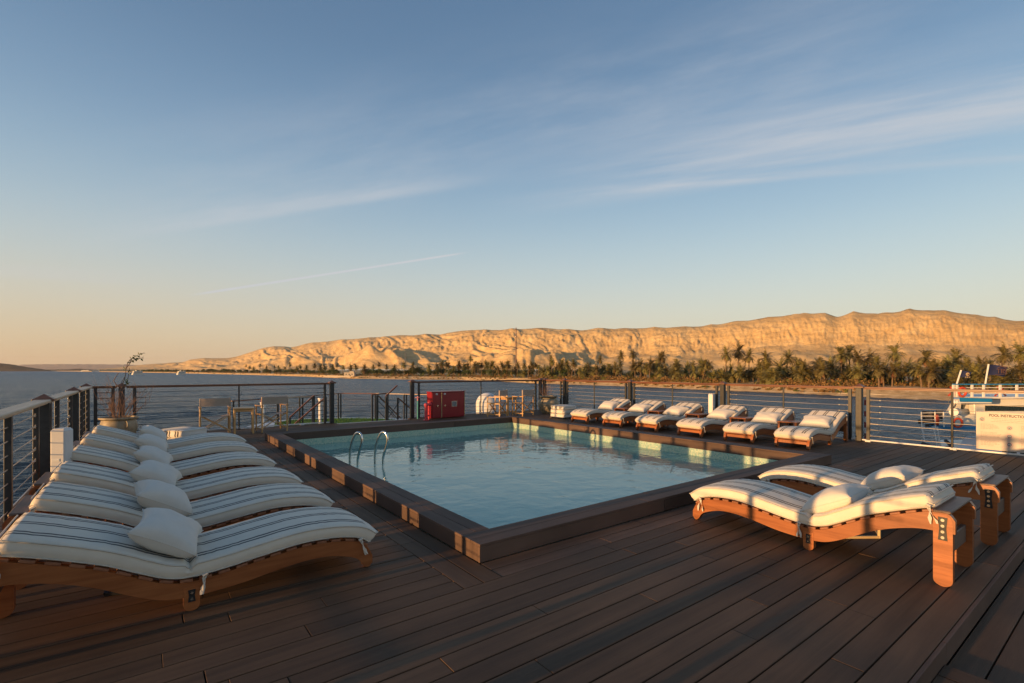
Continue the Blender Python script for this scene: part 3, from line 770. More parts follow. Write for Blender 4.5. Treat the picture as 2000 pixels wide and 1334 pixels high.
# ------------------------------------------------------------------ railings
def cap(mb,x,y,z,s=.10):
    mb.box((x,y,z+.012),(2*s,2*s,.03),bev=.004)
    b=[(x-s*.9,y-s*.9),(x+s*.9,y-s*.9),(x+s*.9,y+s*.9),(x-s*.9,y+s*.9)]
    mb.add([(p[0],p[1],z+.027) for p in b]+[(x,y,z+.085)],[(0,1,4),(1,2,4),(2,3,4),(3,0,4)])
def railing(label,axis,fix,u0,u1,caps,bars,slims,rail_mat,post_mat,top=1.15,cab_mat=None,rw=.075,side=1,ztop=None,openends=True,cab_r=.0045,knots=True,base=True):
    pos=(fix,u0,0) if axis=='Y' else (u0,fix,0)
    t=thing('deck_railing',label,'railing',pos,0,'cable railings round the deck')
    def P(u,o=0,z=0): return (o,u-u0,z) if axis=='Y' else (u-u0,o,z)
    def box(mb,u,o,z,du,do,dz,bev=0):
        mb.box(P(u,o,z),(do,du,dz) if axis=='Y' else (du,do,dz),bev=bev)
    mb=MB(); cs=sorted(caps); segs=[]
    ends=[u0]+[c for c in cs if u0+.05<c<u1-.05]+[u1]
    for a,b in zip(ends[:-1],ends[1:]): box(mb,(a+b)/2,0,top-.018,b-a-.17,rw,.036,.008); box(mb,(a+b)/2,0,top-.045,b-a-.17,rw*.55,.016)
    mb.build('top_rail',rail_mat,t)
    for c in cs:
        mb=MB(); box(mb,c,0,top/2-.01,.11,.11,top-.03,.006)
        for k in range(3): box(mb,c-.03+.03*k,-.057*side,top/2,.012,.006,top-.12)
        p=mb.build('post',post_mat,t)
        mb=MB(); q=P(c,0,top-.02); cap(mb,q[0],q[1],top-.02); mb.build('post_cap',M['cap_wood'],p)
    for c in bars:
        mb=MB(); box(mb,c,0,top/2-.02,.02 if axis=='Y' and False else .06,.05,top-.06,.003); mb.build('flat_bar',post_mat,t)
    for c in slims:
        mb=MB(); mb.cyl(P(c,0,0),P(c,0,top-.05),.019,10); mb.cyl(P(c,0,0),P(c,0,.012),.05,12)
        mb.tube([P(c+.035,0,top-.17),P(c+.05,0,top-.2),P(c+.05,0,top-.27),P(c+.035,0,top-.3)],.004,5)
        mb.build('stanchion',post_mat,t,smooth=50)
    anchors=sorted(bars)
    nC=8
    for k in range(nC):
        z=.13+(top-.28)*k/(nC-1); mb=MB()
        for a,b in zip(ends[:-1],ends[1:]):
            seg=[u for u in anchors if a<=u<=b]; a2=min(seg) if seg else a; b2=max(seg) if seg else b
            if len(seg)<2: a2,b2=a+.06,b-.06
            n=6; pts=[P(a2+(b2-a2)*i/n,R.uniform(-.001,.001),z-.006*math.sin(PI*i/n)) for i in range(n+1)]
            mb.tube(pts,cab_r,6)
            if knots:
                for e,sg in((a2,1),(b2,-1)):
                    mb.cyl(P(e+sg*.05,0,z),P(e+sg*.17,0,z-.002),.009,6); mb.cyl(P(e+sg*.19,0,z-.002),P(e+sg*.215,0,z-.003),.012,6)
                    ring=[P(e+sg*.035+.018*math.cos(2*PI*j/8),0,z+.018*math.sin(2*PI*j/8)) for j in range(8)]; mb.tube(ring,.0045,5,closed=True)
        mb.build('cable',cab_mat or M['cable'],t,smooth=60)
    if base:
        mb=MB(); box(mb,(u0+u1)/2,0,.035,u1-u0-.1,.035,.03,.006)
        u=u0+.4
        while u<u1-.2: box(mb,u,0,.02,.1,.09,.04,.006); u+=1.35
        mb.build('kick_rail',M['white'],t)
    return t
railing('pale topped cable railing along the left edge beside the lounger heads','Y',-.96,-1.5,14.02,[-1.1,1.95,5.0,8.1,11.25],[-.6,.4,1.5,2.4,3.5,4.55,5.45,6.15,7.55,8.5,9.2,10.7,11.65,12.5,13.7],[],M['rail_pale'],M['post'],top=1.15,rw=.15,side=-1,base=False)
railing('cable railing at the far left, behind the large clay planter and first chairs','X',14.1,-1.0,4.28,[-1.0,-.40,4.24],[-.85,-.55,-.17,4.05],[1.93],M['rail_wood'],M['post'],side=1,cab_mat=M['post'])
railing('cable railing at the far side behind the red cabinet and right chairs','X',14.1,6.66,12.0,[6.70,11.95],[6.93,11.72],[9.27],M['rail_wood'],M['post'],side=1,cab_mat=M['post'])
railing('cable railing along the right edge behind the far lounger row','Y',12.12,.6,14.05,[.86,3.86,6.92,9.98,12.95,14.05],[.72,1.0,3.70,4.03,6.76,7.09,9.82,10.15,12.8,13.15],[2.37,5.40,8.45,11.5],M['rail_wood'],M['post_warm'],side=1)

# sign on the right rail
sg=thing('pool_sign','white board reading POOL INSTRUCTIONS hung on the right railing cables','sign',(12.06,1.50,.08))
mb=MB(); mb.box((0,0,.335),(.008,1.06,.67),bev=.002); mb.build('board',M['sign_face'],sg)
FR=Matrix(((0,0,-1,-.0055),(-1,0,0,0),(0,1,0,0),(0,0,0,1)))   # text x -> -Y, text y -> Z, facing -X
def tx(name,s,size,y,z,mat,sx=1,off=0): return text_obj(name,s,size,Matrix.Translation((0,-y,z))@FR,mat,sg,.0006,sx,off)
tx('title_text','POOL INSTRUCTIONS',.066,-.11,.615,M['sign_text'],.76,.0020)
def ln(mb,y0,y1,z,h=.006): mb.box((-.0052,-(y0+y1)/2,z),(.0012,abs(y1-y0),h))
mb=MB()
def dashes(y0,y1,z):
    y=y0
    while y<y1-.01:
        L=R.uniform(.012,.045); e=min(y1,y+L); ln(mb,y,e,z); y=e+.008
for k in range(3): dashes(-.33+.03*(k==1),.40-.04*(k==2),.565-.028*k)
for yy in (-.49,.02):
    for bl in range(3):
        z0=.455-.145*bl
        mb.build('small_print',M['sign_line'],sg); mb=MB()
        for k in range(5): dashes(yy+.02,yy+.02+R.uniform(.16,.27),z0-.02*k)
mb.build('small_print',M['sign_line'],sg)
mb=MB()
def fr_(y0,y1,z0,z1):
    for z in(z0,z1): ln(mb,y0,y1,z,.003)
    for y in(y0,y1): mb.box((-.0052,-y,(z0+z1)/2),(.0012,.003,z1-z0))
fr_(-.42,.48,.49,.59)
for yy in (-.49,.02):
    for bl in range(3): fr_(yy,yy+.37,.455-.145*bl-.1,.455-.145*bl+.02)
mb.build('text_frame',M['sign_frame'],sg)
for (y,z) in ((-.45,.54),(-.10,.41),(-.10,.265),(-.10,.12),(.41,.41),(.41,.265),(.41,.12)):
    mb=MB(); mb.mi=0; mb.cyl((-.0045,-y,z),(-.0062,-y,z),.038,24); mb.mi=1; mb.cyl((-.0062,-y,z),(-.0070,-y,z),.031,24); 
    mb.mi=2; mb.tube([(-.008,-y-.018,z-.008),(-.008,-y,z+.008),(-.008,-y+.018,z-.002)],.003,5)
    mb.build('pictogram',[M['sign_frame'],M['icon_grey'],M['label_white']],sg)

# white slim floor boxes
def floor_box(x,y,rz,label,w=.13,d=.16):
    t=thing('white_floor_box',label,'floor box',(x,y,0),rz,'slim white boxes by the railings')
    mb=MB(); mb.box((0,0,.44),(w,d,.86),bev=.012); mb.build('housing',M['white'],t)
    mb=MB(); mb.box((0,0,.011),(w+.05,d+.05,.02),bev=.004); mb.build('foot_plate',M['white'],t)
    mb=MB(); mb.box((-w*.1,-d/2-.0015,.55),(.07,.003,.03)); 
    for k in range(3): mb.box((-w*.1,-d/2-.004,.542+.008*k),(.06,.003,.003))
    mb.build('vent',M['label_white'],t)
    mb=MB(); mb.box((0,0,.874),(w*.8,d*.8,.012),bev=.004); mb.build('lid',M['white'],t)
floor_box(-.70,7.08,rad(-22),'slim white floor box standing by the left railing behind the loungers')
floor_box(11.92,7.12,0,'slim white floor box by the right railing behind a far lounger',.12,.13)

# ------------------------------------------------------------------ planters
def planter(x,y,r,h,label,seed,vine):
    rr=random.Random(seed)
    t=thing('potted_plant',label,'potted plant',(x,y,0),rr.uniform(0,6),'clay planters with bare shrubs')
    mb=MB(); k=r/.41
    prof=[(0,0),(.22*k,0),(.25*k,.02),(.33*k,.12*h/.5),(.385*k,.25*h/.5),(.39*k,.33*h/.5),(.36*k,.42*h/.5),(.345*k,.445*h/.5),(.40*k,.46*h/.5),(.415*k,.48*h/.5),(.41*k,h),(.375*k,h),(.35*k,.46*h/.5),(.35*k,.44*h/.5)]
    if not vine: prof=[(0,0),(.20,0),(.24,.04),(.33,.20),(.365,.33),(.345,.43),(.285,.50),(.27,.535),(.30,.565),(.325,.59),(.32,.61),(.28,.61),(.25,.54),(.27,.46)]
    mb.lathe(prof,n=48); mb.build('pot',M['pot'],t,smooth=40)
    for a in (0.6,0.6+PI):
        mb=MB(); pts=[]
        for j in range(8):
            an=-PI/2+PI*j/7; q=.37*k+.075*k*math.cos(an); pts.append((q*math.cos(a),q*math.sin(a),.36*h/.5+.07*math.sin(an)))
        mb.tube(pts,.016,8); mb.build('pot_handle',M['pot'],t,smooth=60)
    mb=MB(); mb.lathe([(0,.0),(.35*k,-.012)],(0,0,.45*h/.5+.015),24); mb.build('soil',M['soil'],t)
    mb=MB(); lf=MB()
    def branch(p,d,L,r0,dep):
        pts=[p];q=p;dd=d
        for j in range(5):
            dd=(dd+Vector((rr.uniform(-.25,.25),rr.uniform(-.25,.25),rr.uniform(-.08,.18)))).normalized(); q=q+dd*L/5; pts.append(q)
            if dep>0 and rr.random()<.55: branch(q,(dd+Vector((rr.uniform(-.9,.9),rr.uniform(-.9,.9),.1))).normalized(),L*rr.uniform(.4,.7),r0*.6,dep-1)
        mb.tube(pts,[r0*(1-.7*j/5) for j in range(6)],5)
    for j in range(26 if vine else 16):
        a=rr.uniform(0,2*PI); q=rr.uniform(0,.2*k); ln_=rr.uniform(.25,.6 if vine else .5)
        branch(Vector((q*math.cos(a),q*math.sin(a),.44*h/.5)),Vector((.5*math.cos(a),.5*math.sin(a),rr.uniform(.6,1.4))).normalized(),ln_,.006 if vine else .004,2)
    mb.build('bare_branches',M['twig'],t,smooth=60)
    return t
planter(-.42,13.15,.335,.52,'large clay planter with tangled bare stems and one leafy shoot, by the far left corner',4,True)
planter(11.25,12.85,.36,.60,'clay jar planter with thin bare twigs in the far right corner',9,False)
# leafy shoot of the left planter, trained up the post
vt=[o for o in col.objects if o.name=='potted_plant'][0]
vb=MB(); vl=MB()
inv=Matrix.Rotation(-vt.rotation_euler.z,3,'Z')
def loc(x,z,y=13.2): return inv@(Vector((x+.42,y-13.15,z)))
def pt(px,py,y=13.2):
    u=(px-1000)/F_PX; r1=(S_+u*C_); r2=(C_-u*S_); tt=y/r2; return loc(r1*tt,CAMH-(py-723)*tt/F_PX,y)
for path in ([(238,812),(236,790),(232,770),(240,750),(245,735),(246,720),(250,708),(256,701),(264,696),(274,692),(282,689)],[(246,720),(252,712),(257,705),(265,702),(272,700),(279,699)],[(228,812),(232,785),(240,760),(238,745),(243,738)],[(240,812),(243,790),(236,768),(247,752),(251,735),(253,718)],[(230,755),(222,744),(228,733),(232,728)]):
    P3=[pt(*p) for p in path]; vb.tube(P3,[.009*(1-.6*i/len(P3)) for i in range(len(P3))],5)
rl=random.Random(5)
def leafquad(mb,p,L,w,d):
    d=d.normalized(); sd=d.cross(Vector((rl.uniform(-.4,.4),rl.uniform(-1,1),.6))).normalized()
    mb.add([p,p+d*L*.5+sd*w,p+d*L,p+d*L*.5-sd*w],[(0,1,2,3)])
for px,py,n in ((250,706,5),(254,703,5),(258,699,5),(263,697,5),(268,695,5),(273,692,4),(279,689,4),(257,705,4),(262,703,4),(268,701,4),(274,700,4),(279,699,3),(245,722,6),(252,727,7),(243,742,5),(249,746,5),(247,750,4)):
    for _ in range(n):
        leafquad(vl,pt(px+rl.uniform(-2,2),py+rl.uniform(-2,2)),rl.uniform(.05,.08),rl.uniform(.015,.022),Vector((rl.uniform(-.6,1),rl.uniform(-.6,.6),rl.uniform(-.7,.5))))
vb.build('shoot',M['twig'],vt,smooth=60); vl.build('leaves',M['leaf'],vt)

# ------------------------------------------------------------------ director's chairs (local: faces +Y)
def director(x,y,rz,label,first=[None]):
    if first[0]: return dup(first[0],(x,y,0),rz,label)
    t=thing('folding_chair',label,'chair',(x,y,0),rz,"wooden director's chairs with grey canvas"); first[0]=t
    W=.29; D=.21
    for sx in(-1,1):
        mb=MB(); mb.box((sx*W,-D,.43),(.028,.034,.86),bev=.004); mb.build('back_post',M['chair_wood'],t)
        mb=MB(); mb.box((sx*W,D,.32),(.028,.034,.62),bev=.004); mb.build('front_post',M['chair_wood'],t)
        mb=MB(); mb.box((sx*W,.0,.64),(.055,.50,.024),bev=.006); mb.build('armrest',M['chair_wood'],t)
        mb=MB(); mb.box((sx*W,0,.09),(.026,2*D+.06,.034),bev=.004); mb.box((sx*W,0,.43),(.026,2*D,.036),bev=.004); mb.build('side_rail',M['chair_wood'],t)
    for yy in(-D+.035,D-.035):
        for sg in(-1,1):
            mb=MB(); mb.bar((-sg*(W-.02),yy+.012*sg,.10),(sg*(W-.02),yy+.012*sg,.44),.018,.034,bev=.003,up=(0,1,0)); mb.build('cross_brace',M['chair_wood'],t)
    mb=MB(); mb.grid(lambda u,v:Vector((-W+2*W*u,-D+.03+(2*D-.06)*v,.452-.035*math.sin(PI*u))),12,4)
    mb.grid(lambda u,v:Vector((-W+2*W*u,-D+.03+(2*D-.06)*v,.449-.035*math.sin(PI*u))),12,4); mb.build('seat',M['canvas_grey'],t,smooth=60)
    mb=MB(); n=12
    def bk(o): return lambda u,v:Vector((-W-.016+(2*W+.032)*u,-D-.018+o-.03*math.sin(PI*u),.675+.18*v))
    mb.grid(bk(0),n,4); mb.grid(bk(.004),n,4)
    for sx in(-1,1): mb.box((sx*W,-D,.765),(.036,.044,.18),bev=.006)
    mb.build('backrest',M['canvas_grey'],t,smooth=60)
    return t
director(1.32,13.25,rad(-3),"director's chair with grey canvas back, left one of the left pair")
director(2.52,13.20,rad(8),"director's chair with grey canvas back, right one of the left pair")
director(9.15,12.95,rad(30),"director's chair with grey canvas back, nearest the white dome")
director(10.05,12.75,rad(14),"director's chair with grey canvas back, right one of the right pair")
def cafe(x,y,rz,label,first=[None]):
    if first[0]: return dup(first[0],(x,y,0),rz,label)
    t=thing('small_table',label,'table',(x,y,0),rz,"small square tables between the director's chairs"); first[0]=t
    mb=MB(); mb.box((0,0,.595),(.44,.44,.03),bev=.005); mb.build('table_top',M['chair_wood'],t)
    mb=MB(); 
    for s in(-1,1): mb.box((0,s*.18,.55),(.34,.02,.055)); mb.box((s*.18,0,.55),(.02,.34,.055))
    for s in(-1,1): mb.box((s*.18,0,.12),(.02,.34,.03))
    mb.build('apron',M['chair_wood'],t)
    for sx in(-1,1):
        for sy in(-1,1): mb=MB(); mb.box((sx*.19,sy*.19,.29),(.04,.04,.58),bev=.004); mb.build('leg',M['chair_wood'],t)
cafe(1.90,13.15,rad(-6),"small square wooden table between the left pair of director's chairs")
cafe(9.72,13.15,rad(10),"small square wooden table between the right pair of director's chairs")

# ------------------------------------------------------------------ fire cabinet and hydrant
fc=thing('fire_cabinet','red metal fire hose cabinet with two doors by the far railing','cabinet',(7.63,13.45,0))
mb=MB(); mb.box((0,.16,.42),(1.18,.32,.80),bev=.006); mb.box((0,.15,.828),(1.22,.36,.02),bev=.004); mb.build('body',M['red'],fc)
dl=MB(); dl.box((-.42,-.008,.42),(.30,.016,.76),bev=.003); dL=dl.build('door',M['red'],fc)
dr_=MB(); dr_.box((.17,-.008,.42),(.80,.016,.76),bev=.003); dR=dr_.build('door',M['red'],fc)
mb=MB(); mb.box((-.25,-.012,.42),(.018,.03,.78),bev=.003); mb.box((.578,-.012,.42),(.014,.03,.78),bev=.003); mb.build('door_strip',M['gold'],fc)
for d_,x in ((dL,-.40),(dR,-.14)):
    mb=MB(); mb.cyl((x,-.016,.40),(x,-.04,.40),.032,16); mb.box((x,-.045,.40),(.045,.012,.012)); mb.build('door_lock',M['chrome'],d_)
    mb=MB(); mb.box((x+ (-.02 if d_ is dL else .0),-.018,.76),(.065,.003,.05)); mb.build('sticker',M['label_white'],d_)
    mb=MB(); mb.box((x+ (-.02 if d_ is dL else .0),-.0205,.755),(.03,.002,.03)); mb.build('sticker_mark',M['icon_grey'],d_)
mb=MB(); mb.mi=0; mb.box((.20,-.019,.44),(.19,.006,.18),bev=.002); mb.mi=1; mb.box((.20,-.0235,.44),(.165,.004,.155)); mb.build('window',[M['bolt'],M['icon_grey']],dR)
hy=thing('standpipe','red fire standpipe with angled outlet beside the red cabinet','hydrant',(6.75,13.25,0))
mb=MB(); mb.tube([(0,0,0),(0,0,.42),(.0,-.005,.47)],.045,14); mb.lathe([(0,.055),(.045,.05),(.062,.02),(.062,-.02),(.045,-.05)],(0,0,.46),16); mb.build('riser',M['red_pipe'],hy,smooth=50)
mb=MB(); mb.cyl((0,0,.46),(.16,.03,.47),.036,12); mb.cyl((.15,.03,.47),(.18,.035,.47),.05,12); mb.build('outlet',M['red_pipe'],hy,smooth=50)
mb=MB(); mb.cyl((0,0,0),(0,0,.02),.09,16); mb.cyl((.2,.2,.0),(.2,.2,.5),.025,10); mb.cyl((.2,.2,.12),(0,.0,.12),.02,8); mb.cyl((.2,.2,.5),(.2,.2,.53),.045,8); mb.build('pipework',M['red_pipe'],hy)
hv=thing('valve','pink handwheel valve on a thin teal pipe left of the red cabinet','valve',(6.72,13.75,0))
mb=MB(); mb.tube([(0.13*0+.07*math.cos(a),.07*math.sin(a),.66) for a in [2*PI*k/14 for k in range(14)]],.012,6,closed=True); mb.box((0,0,.66),(.13,.015,.012)); mb.box((0,0,.66),(.015,.13,.012)); mb.cyl((0,0,.56),(0,0,.7),.02,8); mb.build('handwheel',M['pink_wheel'],hv)
mb=MB(); mb.cyl((0,0,0),(0,0,.56),.022,8); mb.build('pipe',M['teal'],hv)
dm=thing('radome','white rounded satellite dome beyond the far railing','radome',(10.25,15.15,-.62))
mb=MB(); prof=[(.30,.12),(.40,.30),(.425,.50),(.43,.75)]+[(.43*math.cos(a),.85+.43*math.sin(a)) for a in [PI/2*k/12 for k in range(13)]]
mb.lathe(prof,n=40); mb.build('dome',M['white'],dm,smooth=60)
mb=MB(); mb.lathe([(0,0),(.2,0),(.2,.1),(.31,.13),(.31,.16)],n=32); mb.build('pedestal',M['boat_grey'],dm,smooth=40)
mb=MB(); mb.box((.02,-.4325,.70),(.14,.01,.05)); mb.build('marking',M['navy'],dm)
# red-white flag staff behind the right corner post
st=thing('striped_pole','thin red and white striped pole outside the right railing','pole',(12.45,3.86,-.2))
mb=MB()
for k in range(8): mb.mi=k%2; mb.cyl((0,0,.12*k+.1),(0,0,.12*k+.22),.018,8)
mb.build('shaft',[M['white'],M['red']],st); mb=MB(); mb.box((-.08,0,.3),(.2,.04,.03)); mb.build('clamp',M['black'],st)
# dark little frames under loungers
mb=MB(); mb.bar((-.20,4.22,.012),(.22,4.12,.012),.03,.022); mb.bar((-.20,4.22,.012),(-.10,4.45,.15),.03,.022); mb.bar((-.20,4.22,.012),(.05,4.6,.012),.03,.022)
tag(mb.build('metal_bracket',M['black']),'black angled metal foot lying under the nearest left lounger','bracket','small metal frames under loungers')
mb=MB(); mb.bar((5.25,1.52,.0),(5.25,1.52,.16),.02,.02); mb.bar((5.25,1.52,.01),(5.5,1.62,.01),.02,.02); mb.bar((5.5,1.62,.0),(5.5,1.62,.16),.02,.02); mb.bar((5.25,1.52,.15),(5.5,1.62,.15),.02,.02); mb.bar((5.25,1.52,.01),(5.0,1.7,.01),.02,.02); mb.bar((5.0,1.7,.01),(5.0,1.7,.16),.02,.02)
tag(mb.build('bronze_stand',M['gold']),'small bronze open metal frame on the deck under the right foreground lounger','stand')

# ------------------------------------------------------------------ bow with turf, stairs and its own railing
BZ=-.62
bow=[(-1.1,14.25),(4.3,14.25),(4.3,13.8),(6.65,13.8),(6.65,14.25),(12.2,14.25),(12.2,15.6),(10.6,17.6),(9.4,19.6),(8.6,20.95),(7.5,22.1),(6.0,22.9),(4.6,22.7),(3.3,21.2),(2.0,18.8),(.4,16.4),(-1.1,15.3)]
mb=MB(); mb.prism(bow,lambda a,b,t:(a,b,t),BZ-.35,BZ-.02); mb.build('bow_deck',M['boat_grey'],kind='structure')
turf=[(4.0,14.3),(9.2,14.3),(9.2,18.6),(8.3,20.5),(7.6,21.4),(6.5,22.0),(5.7,22.35),(4.9,22.3),(4.2,21.4),(3.6,18.7)]
mb=MB(); n=len(turf)
cx,cy=6.7,17.5
def tz(x,y): return BZ+.012*noise.noise(Vector((x*3,y*3,0)))
mb.prism(turf,lambda a,b,t:(a,b,t),BZ-.018,BZ)
rg=random.Random(3)
from mathutils.geometry import intersect_point_tri_2d
def inside(x,y):
    c=False;j=n-1
    for i in range(n):
        if (turf[i][1]>y)!=(turf[j][1]>y) and x<(turf[j][0]-turf[i][0])*(y-turf[i][1])/(turf[j][1]-turf[i][1])+turf[i][0]: c=not c
        j=i
    return c
for k in range(12000):
    x=rg.uniform(3.6,9.3);y=rg.uniform(14.3,22.4)
    if not inside(x,y): continue
    a=rg.uniform(0,PI);w=.012;h=rg.uniform(.03,.055)
    mb.add([(x-w*math.cos(a),y-w*math.sin(a),BZ),(x+w*math.cos(a),y+w*math.sin(a),BZ),(x+rg.uniform(-.02,.02),y+rg.uniform(-.02,.02),BZ+h)],[(0,1,2)])
mb.build('artificial_turf',M['turf'],kind='stuff')
br=thing('bow_railing','low wood topped railing around the green turf beyond the opening','railing',(6.9,21.3,BZ))
bp=[(2.3,18.4),(4.86,20.04),(6.87,21.75),(8.12,20.65),(8.9,19.4),(10.2,17.5)]
def bl(p,z): return (p[0]-6.9,p[1]-21.3,z)
mb=MB()
for a,b in zip(bp[:-1],bp[1:]): mb.bar(bl(a,1.10),bl(b,1.10),.07,.035,bev=.006)
mb.build('top_rail',M['rail_wood'],br)
for i,p in enumerate(bp):
    for o in (-.05,.06):
        mb=MB(); mb.box(bl((p[0]+o,p[1]),.55),(.05,.05,1.08),bev=.003); mb.build('post',M['post_warm'],br)
for z in (.3,.58,.84):
    mb=MB()
    for a,b in zip(bp[:-1],bp[1:]): mb.tube([bl(a,z),bl(b,z)],.007,5)
    mb.build('cable',M['post'],br)
sr=thing('stair_railing','pair of sloping wooden handrails down to the turf, left of the opening','handrail',(3.4,15.1,BZ),0,'handrails of the bow stairs')
def L3(o,p): return tuple(a-b for a,b in zip(p,o.location))
for (a,b) in (((3.38,15.2,.13),(4.05,15.2,.74)),((3.38,14.6,-.0),(4.22,14.6,.72))):
    mb=MB(); mb.bar(L3(sr,a),L3(sr,b),.055,.04,bev=.005); mb.build('handrail',M['rail_wood'],sr)
    mb=MB()
    for q in (a,b): mb.box(L3(sr,(q[0],q[1],(BZ+q[2])/2)),(.05,.05,q[2]-BZ))
    mb.build('post',M['post_warm'],sr)
mb=MB(); mb.bar(L3(sr,(3.2,15.9,.67)),L3(sr,(4.25,15.9,.67)),.06,.035,bev=.005); mb.build('landing_rail',M['rail_pale'],sr)
for x in (3.2,4.2): mb=MB(); mb.box(L3(sr,(x,15.9,(BZ+.66)/2)),(.05,.05,.66-BZ)); mb.build('post',M['post_warm'],sr)
sr=thing('stair_railing','sloping braced handrails down to the turf, beside the post left of the red cabinet','handrail',(6.6,15.2,BZ),0,'handrails of the bow stairs')
segs=[((6.60,15.0,1.0),(6.20,15.0,.66),.05),((6.62,15.0,.60),(7.1,15.0,.20),.04),((6.60,16.6,.60),(7.45,16.6,-.25),.045),((6.35,16.6,.64),(6.95,16.6,.68),.05)]
for a,b,w in segs: mb=MB(); mb.bar(L3(sr,a),L3(sr,b),w,w*.8,bev=.004); mb.build('handrail',M['rail_wood'],sr)
for (x,y,z) in ((6.22,15.0,.64),(6.62,15.0,.60),(6.38,16.6,.62),(6.55,16.6,.6),(6.95,16.6,.66)):
    mb=MB(); mb.box(L3(sr,(x,y,(BZ+z)/2)),(.045,.045,z-BZ)); mb.build('post',M['post_warm'],sr)
for a,b in (((6.24,15.0,-.1),(6.7,15.0,.5)),((6.24,15.0,.35),(6.7,15.0,-.2)),((6.56,16.6,.45),(7.2,16.6,-.2)),((6.56,16.6,.1),(7.0,16.6,-.35))):
    mb=MB(); mb.tube([L3(sr,a),L3(sr,b)],.012,6); mb.build('brace',M['post'],sr)
# steps from the deck to the bow
mb=MB()
for k in range(3): mb.box((5.47,13.95+.28*k,-.11-.17*k),(2.2,.28,.04),bev=.004)
mb.build('bow_stairs',M['kerbX'],kind='structure')
# white light mast on the bow
lm=thing('signal_lamp','small white lamp post with red top standing on the bow behind a chair','lamp',(3.2,18.1,BZ))
mb=MB(); mb.cyl((0,0,0),(0,0,.85),.04,10); mb.build('pole',M['white'],lm); mb=MB(); mb.mi=0; mb.cyl((0,0,.85),(0,0,1.05),.07,12,.11); mb.mi=1; mb.cyl((0,0,1.05),(0,0,1.15),.08,12); mb.build('lamp_head',[M['white'],M['red']],lm)
lm=thing('white_davit','white painted post with small fittings right of the bow stair rails','post',(4.95,17.8,BZ))
mb=MB(); mb.cyl((0,0,0),(0,0,1.1),.055,12); mb.cyl((0,0,1.1),(0,0,1.14),.08,12); mb.build('pole',M['white'],lm); mb=MB(); mb.box((-.06,0,.35),(.08,.06,.1)); mb.box((.05,0,.9),(.08,.05,.05)); mb.build('fitting',M['bolt'],lm)

# ------------------------------------------------------------------ own ship hull
mb=MB(); hp=[(-1.3,-14),(12.4,-14),(12.4,15.7),(10.8,17.8),(9.5,19.7),(8.7,21.05),(7.6,22.2),(6.0,23.0),(4.5,22.8),(3.2,21.3),(1.9,18.9),(.3,16.5),(-1.3,15.4)]
def band(z0,z1,name,mat,grow=0):
    mb=MB(); mb.prism([(6+(a-6)*(1+grow),b) for a,b in hp],lambda a,b,t:(a,b,t),z0,z1); return mb.build(name,mat,ship,recalc=True)
ship=thing('river_ship','white multi deck river cruise ship that carries the pool deck','ship',(6,0,HW))
def band(z0,z1,name,mat):
    mb=MB(); mb.prism([(a-6,b) for a,b in hp],lambda a,b,t:(a,b,t-HW),z0,z1); return mb.build(name,mat,ship,recalc=True)
band(HW-1,-1.55,'hull',M['hull']); band(-1.55,-.98,'deck_edge',M['boat_grey'])
# upper deck box under the sun deck; the pool basin hangs inside it
mb=MB()
def wallbox(x0,x1,y0,y1,z0,z1): mb.box(((x0+x1)/2-6,(y0+y1)/2,(z0+z1)/2-HW),(x1-x0,y1-y0,z1-z0))
wallbox(-1.19,-1.16,-10,14.22,-.98,-.03); wallbox(12.29,12.38,-10,14.22,-.98,-.005); wallbox(-1.16,12.29,14.205,14.25,-.98,-.03); wallbox(-1.16,12.29,-10,-9.9,-.98,-.12)
mb.build('deck_side',M['hull'],ship)
mb=MB(); boards(mb,'X',-1.1,12.2,-9.9,-1.61,.2,zt=-.118,lmin=3,lmax=4); mb.build('aft_deck_boards',M['deckX'],kind='structure')

# ------------------------------------------------------------------ neighbouring boat
bo=BR(1985,38,0); RX=Vector((C_,-S_,0)); FY=Vector((S_,C_,0))
boat=thing('passenger_boat','white riverboat with blue awnings and navy flags moored beyond the right railing','boat',(bo.x,bo.y,HW),-TH)
K=38/F_PX
def bu(px): return (px-1985)*K
def bz(py): return ZH(py,38)-HW
def bbox(mb,px0,px1,py0,py1,w0,w1,bev=0):
    if w1-w0>1.5:
        z0,z1=sorted((bz(py0),bz(py1))); f=lambda w:(px0-1000)/F_PX*(38+w)-985*K
        mb.prism([(f(w0),w0),(bu(px1),w0),(bu(px1),w1),(f(w1),w1)],lambda a,b,t:(a,b,t),z0,z1); return
    mb.box(((bu(px0)+bu(px1))/2,(w0+w1)/2,(bz(py0)+bz(py1))/2),(abs(bu(px1)-bu(px0)),w1-w0,abs(bz(py0)-bz(py1))),bev=bev)
PXR=2420
def BW(px,py,w): return ((px-1000)/F_PX*(38+w)-985*K,w,ZH(py,38+w)-HW)
mb=MB(); hb=[(bu(1862),.6),(bu(1930),-.6),(bu(PXR),-.6),(bu(PXR),7),(bu(1985),7),(bu(1910),3.2)]
mb.prism(hb,lambda a,b,t:(a,b,t),-1,bz(884)); mb.build('hull',M['boat_white'],boat,recalc=True)
mb=MB(); hb2=[(bu(1858),-.9),(bu(PXR),-.9),(bu(PXR),7),(bu(2050),7)]
mb.prism(hb2,lambda a,b,t:(a,b,t),bz(884),bz(876)); mb.build('lower_roof',M['boat_grey'],boat,recalc=True)
mb=MB(); vs=[BW(1858,889,-3.4),BW(PXR,905,-3.4),BW(PXR,864,.9),BW(1886,853,.9)]
mb.add(vs+[(a,b,c-.12) for a,b,c in vs],[(0,1,2,3),(4,7,6,5),(0,4,5,1),(1,5,6,2),(2,6,7,3),(3,7,4,0)]); mb.build('foredeck_roof',M['boat_grey'],boat)
